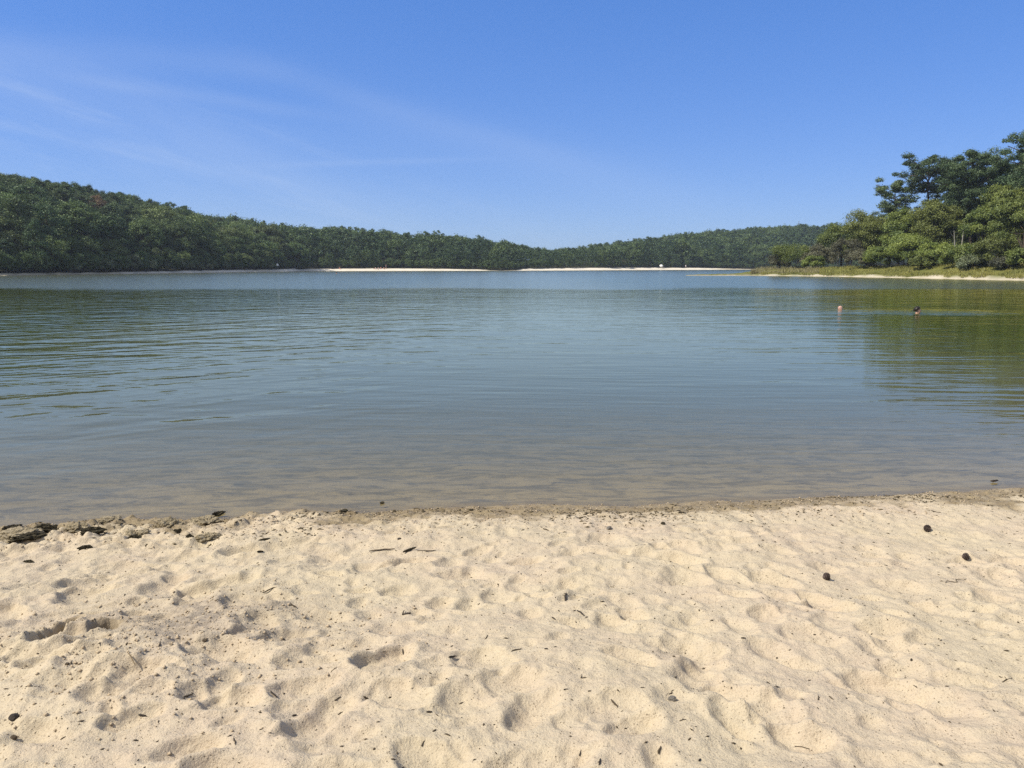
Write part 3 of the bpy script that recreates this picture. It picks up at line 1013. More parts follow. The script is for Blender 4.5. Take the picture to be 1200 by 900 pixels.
# pale shrubs along the left shore
for i, (u, v, s, lab) in enumerate([
        (85, 302, 3.5, 'grey-green shore shrub furthest left under the dark wood'), (124, 299, 4, 'pale shore shrub left of the tall pale shrub'), (156, 297, 4, 'tall pale green shrub on the left shore'),
        (176, 302, 4, 'pale rounded shore shrub just right of the tall pale shrub'), (197, 305, 4.5, 'pale low shrub in the middle of the left shore row'), (205, 298, 6, 'yellow-green shrub behind the left shore row'),
        (222, 304, 4.5, 'upright pale shrub near the right end of the left shore row'), (234, 307, 4, 'low grey shrub at the right end of the left shore row'), (262, 305, 5, 'rounded green shrub on the narrow left beach'),
        (316, 305, 5, 'broad grey-green shrub where the left beach ends'), (245, 309, 4, 'small dull shrub between rounded green and low grey shrubs')]):
    x, y, z = far_spot(u, s)
    h = max(2.2, height_to(v, y, z))
    hill_tree('shore_shrub', VAR['shrub'][i % 3], 3.6, x, y, z, h, i * 1.3, 1.0, lab, 'shrub', 'shrubs along the left shore')

# everything beyond reads as one mass: a single object of simplified trees
LOW = []
for k in range(4):
    rr = np.random.default_rng(400 + k)
    V, T, W = pine_tree(12.0, 6.6, rr, bare=0.2, limbs=18, per_pad=34, leaf=0.27, flat=0.9, sides=3, pads_per=3, conic=0.4)
    LOW.append(('pine', 12.0, V, T))
    V, T, W = broad_tree(11.0, 7.6, rr, clumps=38, per=44, leaf=0.27, base=0.1, sides=3, flat=0.9)
    LOW.append(('oak', 11.0, V, T))
VV, TTt, MM = [], [], []
rr = np.random.default_rng(77)
for (d_, u, s, x, y, z, h, kind) in rest:
    opts = [q for q in LOW if q[0] == kind]
    _, bh_, V, T = opts[rr.integers(len(opts))]
    a = rr.uniform(0, 6.28)
    k = h / bh_
    wd_ = k * rr.uniform(0.9, 1.25)
    ca, sa = math.cos(a), math.sin(a)
    W = np.stack([(V[:, 0] * ca - V[:, 1] * sa) * wd_ + x, (V[:, 0] * sa + V[:, 1] * ca) * wd_ + y, V[:, 2] * k + z - 0.2], 1)
    VV.append(W)
    TTt.append(np.clip(T * 0.55 + rr.uniform(0, 0.5), 0, 1))
    MM.append(np.full(len(V) // 3, 0 if kind == 'pine' else 1))
# undergrowth at the foot of the far wood
for q in range(700):
    u = rr.uniform(-60, 1010)
    x, y, z = far_spot(u, float(np.interp((u - 600) / (FPX * cp + 20), FT, far_tab[:, 2])) + rr.uniform(0.5, 5))
    _, bh_, V, T = LOW[1 + 2 * rr.integers(4)]
    k = rr.uniform(0.2, 0.42)
    VV.append(V * k * np.array([1.15, 1.15, 1.0]) + np.array([x, y, z - 0.3]))
    TTt.append(np.clip(T * 0.6 + 0.3, 0, 1))
    MM.append(np.full(len(V) // 3, 1))
V = np.concatenate(VV)
wood_far = link('distant_woods', mesh_from('distant_woods', V, [np.arange(len(V)).reshape(-1, 3)], [MAT['hill_pine'], MAT['hill_leaf']], {'tint': np.concatenate(TTt)}, mat_idx=np.concatenate(MM)))
tag(wood_far, 'dense mixed wood covering the low hills across the lake', 'woods', kind='stuff')

# pale trunks at the far shore and a mast on the far skyline
for (u, s, v1, lab) in [(807, 13, 302, 'pale bare trunk behind the far right beach'), (387, 11, 304, 'pale bare trunk behind the far left beach'), (219, 14, 276, 'pale trunk showing in the left shore trees')]:
    x, y, z = far_spot(u, s)
    h = height_to(v1, y, z)
    o = link('bare_trunk', wood_mesh('bare_trunk', join([tube([[0, 0, -.2], [.1, 0, h * .5], [.25, 0, h]], [0.20, 0.16, 0.08], 6), tube([[.1, 0, h * .6], [1.0, 0.3, h * .85]], [0.07, 0.03], 5)]), MAT['pale_bark']), loc=(x, y, z))
    tag(o, lab, 'dead tree')
x, y, z = far_spot(933, 150)
h = height_to(259, y, z)
mp = []
for k in range(3):
    a = k * 2.094
    mp.append(tube([[0.5 * math.cos(a), 0.5 * math.sin(a), 0], [0.15 * math.cos(a), 0.15 * math.sin(a), h]], [0.07, 0.05], 4))
for j in range(24):
    zz = h * j / 24
    q = 0.5 - 0.35 * j / 24
    a, b = (j % 3) * 2.094, ((j + 1) % 3) * 2.094
    mp.append(tube([[q * math.cos(a), q * math.sin(a), zz], [q * math.cos(b), q * math.sin(b), zz + h / 24]], [0.03, 0.03], 4))
tag(link('radio_mast', wood_mesh('radio_mast', join(mp), MAT['metal']), loc=(x, y, z)), 'thin lattice mast rising above the far right skyline', 'mast')


# ------------------------------------------------------------------ people
def skin_body(name, pts, edges, radii, mat, root=0, sub=2):
    me = bpy.data.meshes.new(name)
    me.from_pydata(pts, edges, [])
    o = bpy.data.objects.new(name, me)
    COL.objects.link(o)
    o.modifiers.new('s', 'SKIN')
    for i, sv in enumerate(me.skin_vertices[0].data):
        rr_ = radii[i]
        sv.radius = rr_ if isinstance(rr_, tuple) else (rr_, rr_)
        sv.use_root = (i == root)
    o.modifiers.new('d', 'SUBSURF').levels = sub
    o.modifiers[-1].render_levels = sub
    dg = bpy.context.evaluated_depsgraph_get()
    m2 = bpy.data.meshes.new_from_object(o.evaluated_get(dg))
    bpy.data.objects.remove(o)
    m2.name = name
    m2.materials.clear()
    m2.materials.append(mat)
    m2.polygons.foreach_set('use_smooth', np.ones(len(m2.polygons), bool))
    return m2


def hair_mesh(name, c, rad, mat, cut=0.0, facing=0.0, back=0.35):
    bm = bmesh.new()
    bmesh.ops.create_icosphere(bm, subdivisions=3, radius=1.0)
    kill = []
    for v in bm.verts:
        f = v.co.x * math.cos(facing) + v.co.y * math.sin(facing)
        if v.co.z < cut + 0.75 * f - back * 0.3 or (v.co.z < -0.45):
            kill.append(v)
    bmesh.ops.delete(bm, geom=kill, context='VERTS')
    for v in bm.verts:
        n = 1 + 0.06 * math.sin(v.co.x * 17) * math.cos(v.co.y * 13 + v.co.z * 9)
        v.co = Vector((c[0] + v.co.x * rad[0] * n, c[1] + v.co.y * rad[1] * n, c[2] + v.co.z * rad[2] * n))
    bmesh.ops.solidify(bm, geom=bm.faces[:], thickness=0.012)
    me = bpy.data.meshes.new(name)
    bm.to_mesh(me)
    bm.free()
    me.materials.append(mat)
    for p_ in me.polygons:
        p_.use_smooth = True
    return me


def swimmer_mesh(mat, arm=0.0):
    # upright in the water, facing +x; water level at z = 0
    P = [(0, 0, -0.62), (0.01, 0, -0.40), (0.02, 0, -0.20), (0.03, 0, -0.02), (0.04, 0, 0.06), (0.045, 0, 0.15), (0.05, 0, 0.235), (0.13, 0, 0.135),
         (0.02, 0.17, -0.03), (0.10, 0.30, -0.18), (0.30, 0.26, -0.14), (0.40, 0.20, -0.12),
         (0.02, -0.17, -0.03), (0.10, -0.30, -0.18), (0.30, -0.26, -0.14), (0.40, -0.20, -0.12),
         (0.02, 0.10, -0.85), (0.18, 0.11, -1.15), (0.0, 0.11, -1.45), (0.02, -0.10, -0.85), (0.22, -0.11, -1.12), (0.04, -0.11, -1.42)]
    E = [(0, 1), (1, 2), (2, 3), (3, 4), (4, 5), (5, 6), (5, 7), (3, 8), (8, 9), (9, 10), (10, 11), (3, 12), (12, 13), (13, 14), (14, 15), (0, 16), (16, 17), (17, 18), (0, 19), (19, 20), (20, 21)]
    Rr = [(0.12, 0.15), (0.11, 0.14), (0.12, 0.16), (0.09, 0.13), 0.055, (0.095, 0.075), (0.075, 0.065), 0.022,
          0.065, 0.045, 0.036, 0.03, 0.065, 0.045, 0.036, 0.03, 0.085, 0.06, 0.035, 0.085, 0.06, 0.035]
    return skin_body('person', P, E, Rr, mat)


sw1 = tag(link('person', swimmer_mesh(MAT['pink_skin']), loc=(S1.x, S1.y, -0.145)), 'bald sunburnt swimmer with only the head above the water', 'person', 'swimmers')
sw1.rotation_euler = (0, 0, R(150))
sw1.scale = (1.22, 1.22, 1.22)
sw1['label'] = 'bald pink-skinned swimmer left of the dark-haired swimmer'
me2 = swimmer_mesh(MAT['skin'])
sw2 = tag(link('person', me2, loc=(S2.x, S2.y, -0.105)), 'dark-haired swimmer with pale shoulders in the green tree reflection', 'person', 'swimmers')
sw2.rotation_euler = (0, 0, R(-25))
sw2.scale = (1.22, 1.22, 1.22)
link('hair', hair_mesh('hair', (0.036, 0, 0.175), (0.100, 0.088, 0.105), MAT['hair'], cut=-0.05), sw2)
sw3 = tag(link('person', me2.copy(), loc=(S3.x, S3.y, -0.02)), 'tiny dark-haired swimmer far out before the left far beach', 'person', 'swimmers')
sw3.rotation_euler = (0, 0, R(10))
sw3.scale = (1.5, 1.5, 1.5)
link('hair', hair_mesh('hair', (0.035, 0, 0.165), (0.115, 0.1, 0.13), MAT['hair'], cut=-0.5), sw3)


def seated_mesh(mat):
    P = [(0, 0, 0.12), (-0.03, 0, 0.35), (-0.02, 0, 0.56), (0.0, 0, 0.64), (0.02, 0, 0.73), (0.02, 0, 0.83), (0.1, 0, 0.72),
         (-0.01, 0.18, 0.55), (0.1, 0.22, 0.33), (0.3, 0.14, 0.33), (-0.01, -0.18, 0.55), (0.1, -0.22, 0.33), (0.3, -0.14, 0.33),
         (0.08, 0.1, 0.11), (0.42, 0.12, 0.42), (0.62, 0.12, 0.05), (0.72, 0.12, 0.03), (0.08, -0.1, 0.11), (0.42, -0.12, 0.42), (0.62, -0.12, 0.05), (0.72, -0.12, 0.03)]
    E = [(0, 1), (1, 2), (2, 3), (3, 4), (4, 5), (4, 6), (2, 7), (7, 8), (8, 9), (2, 10), (10, 11), (11, 12), (0, 13), (13, 14), (14, 15), (15, 16), (0, 17), (17, 18), (18, 19), (19, 20)]
    Rr = [(0.12, 0.16), (0.11, 0.14), (0.10, 0.15), 0.05, (0.09, 0.075), 0.07, 0.02, 0.06, 0.042, 0.035, 0.06, 0.042, 0.035, 0.09, 0.065, 0.045, 0.035, 0.09, 0.065, 0.045, 0.035]
    return skin_body('person', P, E, Rr, mat)


def standing_mesh(mat):
    P = [(0, 0, 0.92), (0, 0, 1.15), (0, 0, 1.38), (0, 0, 1.48), (0.02, 0, 1.58), (0.02, 0, 1.68), (0.1, 0, 1.58),
         (0, 0.18, 1.37), (0.02, 0.25, 1.1), (0.08, 0.26, 0.86), (0, -0.18, 1.37), (0.02, -0.25, 1.1), (0.08, -0.26, 0.86),
         (0, 0.09, 0.85), (0.02, 0.1, 0.47), (0, 0.1, 0.06), (0.14, 0.1, 0.03), (0, -0.09, 0.85), (0.02, -0.1, 0.47), (0, -0.1, 0.06), (0.14, -0.1, 0.03)]
    E = [(0, 1), (1, 2), (2, 3), (3, 4), (4, 5), (4, 6), (2, 7), (7, 8), (8, 9), (2, 10), (10, 11), (11, 12), (0, 13), (13, 14), (14, 15), (15, 16), (0, 17), (17, 18), (18, 19), (19, 20)]
    Rr = [(0.11, 0.16), (0.10, 0.13), (0.11, 0.15), 0.05, (0.095, 0.075), 0.07, 0.02, 0.06, 0.042, 0.035, 0.06, 0.042, 0.035, 0.09, 0.06, 0.04, 0.035, 0.09, 0.06, 0.04, 0.035]
    return skin_body('person', P, E, Rr, mat)


def shirt_on(o, z0, z1, mat, rx, ry, cx=0.0):
    """a shirt as a child: a tapered sleeve-less tube round the trunk"""
    P = [[cx, 0, z0], [cx - 0.01, 0, (z0 + z1) / 2], [cx, 0, z1]]
    V, F = tube(P, [1, 1, 0.82], 12)
    V[:, 0] = (V[:, 0] - cx) * rx + cx
    V[:, 1] = V[:, 1] * ry
    link('shirt', wood_mesh('shirt', (V, F), mat), o)


seat = seated_mesh(MAT['skin'])
G_B = 'sunbathers on the far left beach'
for i, (u, s, cl, lab) in enumerate([
        (440, 6.0, 'white_cloth', 'leftmost sunbather in the seated group on the far left beach'), (443.5, 5.4, 'white_cloth', 'second sunbather in white from the left on the far left beach'),
        (446.5, 6.5, 'red_cloth', 'sunbather in red seated in the group on the far left beach'), (450, 6.2, 'dark_cloth', 'sunbather in dark top, rightmost seated on the far left beach'),
        (398, 6.5, 'red_cloth', 'lone sunbather in red on the beach left of the group')]):
    x, y, z = far_spot(u, s)
    o = link('person', seat if i == 0 else seat.copy(), loc=(x, y, z))
    o.rotation_euler = (0, 0, R(-90 + 25 * (i - 2)))
    tag(o, lab, 'person', G_B)
    shirt_on(o, 0.14, 0.60, MAT[cl], 0.15, 0.20, -0.02)
    link('hair', hair_mesh('hair', (0.015, 0, 0.76), (0.105, 0.095, 0.12), MAT['hair']), o)
stand = standing_mesh(MAT['skin'])
for (u, s, lab) in [(803.5, 9.0, 'person in white standing on the far right beach'), (452.5, 7.5, 'person in dark clothes standing beside the seated sunbathers')]:
    x, y, z = far_spot(u, s)
    o = link('person', stand.copy(), loc=(x, y, z))
    o.rotation_euler = (0, 0, R(-100))
    tag(o, lab, 'person', 'people standing on the far beaches')
    m = MAT['white_cloth'] if u > 700 else MAT['dark_cloth']
    shirt_on(o, 0.72, 1.44, m, 0.16, 0.21)
    link('hair', hair_mesh('hair', (0.015, 0, 1.61), (0.11, 0.095, 0.12), MAT['hair']), o)


def beach_umbrella(u, s, rad, tilt, lab, mat):
    x, y, z = far_spot(u, s)
    e = empty('beach_umbrella', (x, y, z - 0.1))
    tag(e, lab, 'beach umbrella', 'white umbrellas on the far shore')
    e.rotation_euler = (tilt, 0, 0)
    link('pole', wood_mesh('pole', tube([[0, 0, 0], [0, 0, 1.9]], [0.025, 0.02], 6), MAT['metal']), e)
    V, F = [[0, 0, 2.0]], []
    n = 16
    for ring, (rr_, zz) in enumerate([(0.45, 1.88), (0.8, 1.66), (1.0, 1.42)]):
        for k in range(n):
            a = 2 * math.pi * k / n
            dip = 0.0 if k % 2 == 0 else -0.04 * (ring + 1)
            V.append([rr_ * rad * math.cos(a), rr_ * rad * math.sin(a), zz + dip])
    for k in range(n):
        k2 = (k + 1) % n
        F.append([0, 0, 1 + k, 1 + k2])
        for ring in range(2):
            F.append([1 + ring * n + k, 1 + (ring + 1) * n + k, 1 + (ring + 1) * n + k2, 1 + ring * n + k2])
    tri = np.array([[f[0], f[2], f[3]] for f in F if f[0] == f[1]])
    quad = np.array([f for f in F if f[0] != f[1]])
    me = mesh_from('canopy', np.array(V), [tri, quad], mat, None, False)
    c = link('canopy', me, e)
    c.modifiers.new('thick', 'SOLIDIFY').thickness = 0.02


beach_umbrella(774.5, 9.5, 0.95, R(35), 'round white beach umbrella tilted on the far right beach', MAT['white_cloth'])
beach_umbrella(325.5, 4.0, 0.55, R(8), 'small white umbrella at the end of the left shore', MAT['white_cloth'])


# ------------------------------------------------------------------ things lying on the sand
def chip_mesh(name, L, W, H, mat, r, kind='twig'):
    parts = []
    if kind == 'twig':
        n = 6
        k = np.linspace(-0.5, 0.5, n)
        P = np.stack([k * L, r.normal(0, 0.04, n) * L, H * 0.5 + np.abs(r.normal(0, 0.02, n)) * L], 1)
        parts.append(tube(P, W * 0.5 * np.array([0.6, 1, 1.05, 0.95, 0.8, 0.35]), 6))
    elif kind == 'vee':
        parts.append(tube([[0, 0, H * .5], [L * .5, L * .02, H * .5], [L, L * .10, H * .5]], [W * .35, W * .7, W * .3], 6))
        parts.append(tube([[0, 0, H * .5], [L * .05, L * .45, H * 1.2], [L * .12, L * .8, H * 1.3]], [W * .4, W * .3, W * .15], 6))
    elif kind == 'fork':
        parts.append(tube([[-L * .5, 0, H * .5], [0, L * .04, H * .6], [L * .5, -L * .05, H * .5]], [W * .35, W * .5, W * .25], 6))
        parts.append(tube([[0, L * .04, H * .6], [L * .18, L * .22, H * .9], [L * .22, L * .34, H * 1.0]], [W * .3, W * .22, W * .1], 6))
    V, F = join(parts)
    caps = []
    me = wood_mesh(name, (V, F), mat)
    bm = bmesh.new()
    bm.from_mesh(me)
    bmesh.ops.holes_fill(bm, edges=[e for e in bm.edges if e.is_boundary], sides=8)
    bm.to_mesh(me)
    bm.free()
    return me


def lump_mesh(name, rx, ry, rz, mat, seed, sub=3, rough=0.28, freq=1.6):
    bm = bmesh.new()
    bmesh.ops.create_icosphere(bm, subdivisions=sub, radius=1.0)
    from mathutils import noise as mn
    for v in bm.verts:
        p = v.co.copy()
        n = mn.fractal(p * freq + Vector((seed * 3.1, seed * 1.7, seed)), 0.9, 2.0, 4)
        v.co = p * (1 + rough * n)
        v.co.x *= rx
        v.co.y *= ry
        v.co.z *= rz
    me = bpy.data.meshes.new(name)
    bm.to_mesh(me)
    bm.free()
    me.materials.append(mat)
    return me


def cone_mesh(name, rad, mat, seed):
    """a pine cone: overlapping scales set in spirals round an egg-shaped core"""
    bm = bmesh.new()
    bmesh.ops.create_icosphere(bm, subdivisions=2, radius=1.0)
    for v in bm.verts:
        v.co = Vector((v.co.x * rad * .72, v.co.y * rad * .72, v.co.z * rad * .95))
    n = 64
    for i in range(n):
        f = (i + 0.5) / n
        a = i * 2.39996
        z = (1 - 2 * f)
        q = math.sqrt(max(0, 1 - z * z)) * 0.85
        c = Vector((q * math.cos(a), q * math.sin(a), z * 1.0)) * rad * 0.78
        out = Vector((math.cos(a), math.sin(a), 0.55)).normalized()
        side = out.cross(Vector((0, 0, 1))).normalized()
        up = side.cross(out)
        sl, sw_ = rad * 0.50, rad * 0.24
        t_ = rad * 0.05
        vs = [c - side * sw_ * .5, c + side * sw_ * .5, c + out * sl * .7 + side * sw_, c + out * sl, c + out * sl * .7 - side * sw_]
        top = [bm.verts.new(v + up * t_) for v in vs]
        bot = [bm.verts.new(v - up * t_) for v in vs]
        bm.faces.new(top)
        bm.faces.new(bot[::-1])
        for k in range(5):
            k2 = (k + 1) % 5
            bm.faces.new((top[k2], top[k], bot[k], bot[k2]))
    me = bpy.data.meshes.new(name)
    bm.to_mesh(me)
    bm.free()
    me.materials.append(mat)
    return me


rs = np.random.default_rng(909)


def px_m(u, v):
    """metres per photo pixel at this spot on the sand"""
    p = on_sand(u, v)
    return p, (p - Vector((0, 0, CAM_Z))).length / math.sqrt(FPX ** 2 + (u - 600) ** 2 + (v - 450) ** 2)


twigs = [
    # u, v, length px, thickness px, angle in picture (deg, anticlockwise), material, kind, label
    (316, 693, 17, 1.9, 8, 'wood', 'twig', 'long thin dark twig beside the crumbled sand patch'),
    (472, 721, 10, 3.0, 0, 'char', 'vee', 'black V-shaped wood chip in the middle of the sand'),
    (530, 770, 10, 2.6, 30, 'char', 'twig', 'thick dark stick slanting up to the right near the middle'),
    (321, 814, 9, 2.4, -28, 'char', 'twig', 'short black stick slanting down to the right, left of the middle'),
    (433, 762, 9, 1.8, 12, 'wood', 'twig', 'curved brown twig left of the upright little twig'),
    (428, 818, 8, 2.6, 5, 'wood', 'twig', 'blunt brown twig lying level left of the flat black chip'),
    (503, 835, 7, 3.2, 4, 'char', 'twig', 'flat black chip lying level near the lower middle'),
    (525, 862, 8, 2.2, -24, 'wood', 'twig', 'small stick in the dark footprint at lower middle'),
    (396, 819, 8, 1.9, 24, 'wood', 'twig', 'thin twig left of the blunt brown twig'),
    (391, 785, 9, 1.3, 48, 'tan_wood', 'twig', 'pale straw-thin twig in a shallow dent left of middle'),
    (570, 747, 6, 1.8, 60, 'wood', 'twig', 'tiny steep twig right of the thick slanting stick'),
    (472, 762, 6, 1.6, 88, 'char', 'twig', 'upright little twig above the round dark footprint'),
    (399, 836, 7, 1.8, 22, 'wood', 'twig', 'thin broken twig below the blunt brown twig'),
    (345, 839, 6, 2.8, 30, 'char', 'twig', 'dark knot of wood in the dent at lower left of middle'),
    (496, 871, 6, 2.0, 40, 'wood', 'twig', 'small brown bit of bark left of the dark footprint stick'),
    (344, 710, 8, 2.0, -30, 'wood', 'twig', 'dark twig lying in the crumbled sand patch'),
    (663, 701, 9, 3.0, 92, 'char', 'twig', 'stubby upright dark stick right of the middle'),
    (681, 719, 11, 2.4, -32, 'char', 'twig', 'pointed black stick slanting down to the right'),
    (605, 762, 13, 2.0, 17, 'wood', 'twig', 'long olive-brown twig with a blunt end near the middle'),
    (681, 795, 8, 2.0, 0, 'wood', 'vee', 'small V-shaped twig in the bright sand right of the middle'),
    (720, 825, 11, 2.8, -40, 'wood', 'twig', 'thick brown stick above a dark footprint, left of the grey pebble'),
    (787, 811, 9, 1.6, 36, 'wood', 'twig', 'thin twig just above the grey pebble'),
    (871, 748, 5, 2.2, 0, 'char', 'twig', 'lone dark chip on the smooth sand right of the middle'),
    (800, 844, 8, 1.6, 15, 'wood', 'fork', 'forked brown twig below the grey pebble'),
    (663, 808, 5, 1.7, 14, 'char', 'twig', 'tiny level dark bit below the small V-shaped twig'),
    (691, 810, 4, 1.8, 0, 'char', 'twig', 'tiny dark bit just right of another below the V-shaped twig'),
    (773, 879, 6, 3.2, 60, 'wood', 'twig', 'rounded brown chip near the bottom right of the middle'),
    (703, 893, 7, 2.8, 74, 'char', 'twig', 'dark upright chip at the bottom edge of the sand'),
    (680, 882, 5, 2.0, 62, 'char', 'twig', 'small dark bit left of the rounded brown chip'),
    (640, 761, 4, 2.2, 0, 'char', 'twig', 'dark speck of wood in a shaded dent right of the long olive twig'),
    (649, 725, 5, 2.0, -30, 'char', 'twig', 'short dark bit below the stubby upright stick'),
    (753, 806, 5, 1.5, 0, 'char', 'twig', 'thin level bit left of the grey pebble'),
    (820, 891, 4, 2.8, 60, 'char', 'twig', 'dark chip at the bottom edge below the forked twig'),
    (1180, 797, 11, 1.7, 20, 'wood', 'fork', 'curled brown twig near the right edge of the sand'),
    (940, 876, 18, 1.6, -12, 'wood', 'fork', 'long wavy brown root at the lower right'),
    (974, 818, 6, 1.9, -40, 'wood', 'twig', 'brown bit lying above the wavy root'),
    (959, 818, 5, 1.7, 80, 'wood', 'twig', 'steep little bit left of another above the wavy root'),
    (1073, 805, 8, 1.6, -38, 'wood', 'fork', 'branched crumb of bark below the small round pebble'),
    (220, 816, 12, 2.6, 28, 'wood', 'twig', 'brown stick at the top of a shaded dent on the left heap'),
    (167, 839, 9, 3.0, -4, 'char', 'twig', 'black level stick at the foot of the left heap'),
    (275, 869, 8, 1.9, -72, 'wood', 'twig', 'steep thin twig in a dark footprint at lower left'),
    (156, 782, 9, 1.8, 12, 'tan_wood', 'twig', 'tan straw-coloured twig on the left heap'),
    (187, 756, 9, 2.2, 78, 'wood', 'twig', 'upright brown twig on the slope of the left heap'),
    (74, 865, 7, 1.9, 22, 'wood', 'twig', 'small twig near the bottom left corner'),
    (159, 868, 6, 2.4, 10, 'char', 'twig', 'dark chip below the black level stick'),
    (640, 621, 9, 1.6, -24, 'wood', 'twig', 'thin twig on the dry sand just below the waterline'),
    (1096, 600, 18, 1.4, -14, 'wood', 'twig', 'long thin stick near the waterline on the right'),
    (1120, 681, 26, 1.2, 16, 'wood', 'twig', 'thin line of bark bits on the upper right sand'),
    (1165, 568.5, 9, 3.2, 0, 'char', 'twig', 'black driftwood bit at the water edge far right'),
    (854, 666, 7, 1.6, -30, 'wood', 'fork', 'small forked twig on the upper right sand'),
    (480, 645, 16, 3.6, 18, 'weed', 'twig', 'black strand of waterweed washed up on the dry sand'),
    (448, 645, 30, 2.2, 2, 'wood', 'twig', 'line of brown weed left of the black strand'),
    (500, 646, 22, 1.8, 0, 'wood', 'twig', 'thin line of brown weed right of the black strand'),
    (310, 633, 14, 3.0, 4, 'weed', 'twig', 'dark weed scrap on the sand left of middle near the water'),
    (305, 647, 8, 2.8, 12, 'weed', 'twig', 'small dark weed scrap below a larger scrap'),
]
for i, (u, v, L, W, ang, mt, kd, lab) in enumerate(twigs):
    p, m = px_m(u, v)
    a = R(ang)
    # the picture direction laid on the sand: find the ground point at the stick's end
    q = at(u + 6 * math.cos(a), v - 6 * math.sin(a), p.z)
    dirv = Vector((q.x - p.x, q.y - p.y))
    Lm = dirv.length * L / 6
    Wm = W * m * 0.8
    me = chip_mesh('twig', Lm, Wm, Wm * 0.9, MAT[mt], np.random.default_rng(500 + i), kd)
    z = max(p.z, ground_z(p.x + dirv.x * .5 * L / 6, p.y + dirv.y * .5 * L / 6) - 0.012, ground_z(p.x - dirv.x * .5 * L / 6, p.y - dirv.y * .5 * L / 6) - 0.012)
    o = link('weed_strand' if mt == 'weed' or 'weed' in lab else 'twig', me, loc=(p.x, p.y, max(z - 0.001, 0.004)))
    z2 = ground_z(p.x + dirv.x * .4 * L / 6, p.y + dirv.y * .4 * L / 6) - ground_z(p.x - dirv.x * .4 * L / 6, p.y - dirv.y * .4 * L / 6)
    o.rotation_euler = (0, -math.atan2(z2, 0.8 * Lm) * 0.8, math.atan2(dirv.y, dirv.x))
    tag(o, lab, 'weed' if 'weed' in lab else 'twig', 'twigs and scraps on the sand')

for (u, v, dpx, lab) in [(968, 679, 9.0, 'dark pine cone on the open sand, lowest of three cones'), (1086, 622, 8.0, 'brownish pine cone nearest the water'), (1131, 655, 8.0, 'dark pine cone furthest right, between the other cones')]:
    p, m = px_m(u, v)
    rad = dpx * m * 0.5
    o = link('pine_cone', cone_mesh('pine_cone', rad, MAT['cone'], int(u)), loc=(p.x, p.y, p.z + rad * 0.75))
    o.rotation_euler = (R(70), R(20), R(u % 90))
    tag(o, lab, 'pine cone', 'pine cones on the sand')
for (u, v, w_, h_, mt, lab) in [(788, 820.5, 10, 7, 'pebble', 'faceted grey pebble on the lower right sand'), (1068, 774, 3.4, 3.2, 'char', 'small round dark pebble on the right sand'), (17, 842, 13, 8, 'char', 'dark lump lying at the left edge below the heap'),
                                (16, 866, 8, 7, 'wood', 'small brown lump below the dark lump at the left edge'), (403, 600, 9, 5, 'weed', 'dark wet stone at the water edge left of middle'), (714, 620, 7, 5, 'pebble', 'small grey stone on the sand below the waterline'),
                                (448, 594.5, 6, 3, 'weed', 'low dark wet stone just in the water edge'), (468, 632, 5, 3, 'char', 'tiny black stone above the black weed strand'), (552, 598, 5, 2.6, 'weed', 'small dark wet bit at the middle of the waterline'),
                                (777, 614, 7, 3, 'weed', 'dark weedy stone on the wet sand right of middle'), (240, 751, 6, 3.5, 'wood', 'brown clod right of the dark hole in the heap'), (79, 779, 5, 4, 'wood', 'small brown clod on the left heap')]:
    p, m = px_m(u, v)
    rx, rz = w_ * m * 0.5, h_ * m * 0.5
    o = link('pebble', lump_mesh('pebble', rx, rx * 0.8, rz, MAT[mt], u * 0.37, 2, 0.30, 1.2), loc=(p.x, p.y, max(p.z + rz * 0.45, rz * 0.7)))
    o.rotation_euler = (0, 0, R(u % 60))
    tag(o, lab, 'pebble', 'pebbles and clods on the sand')

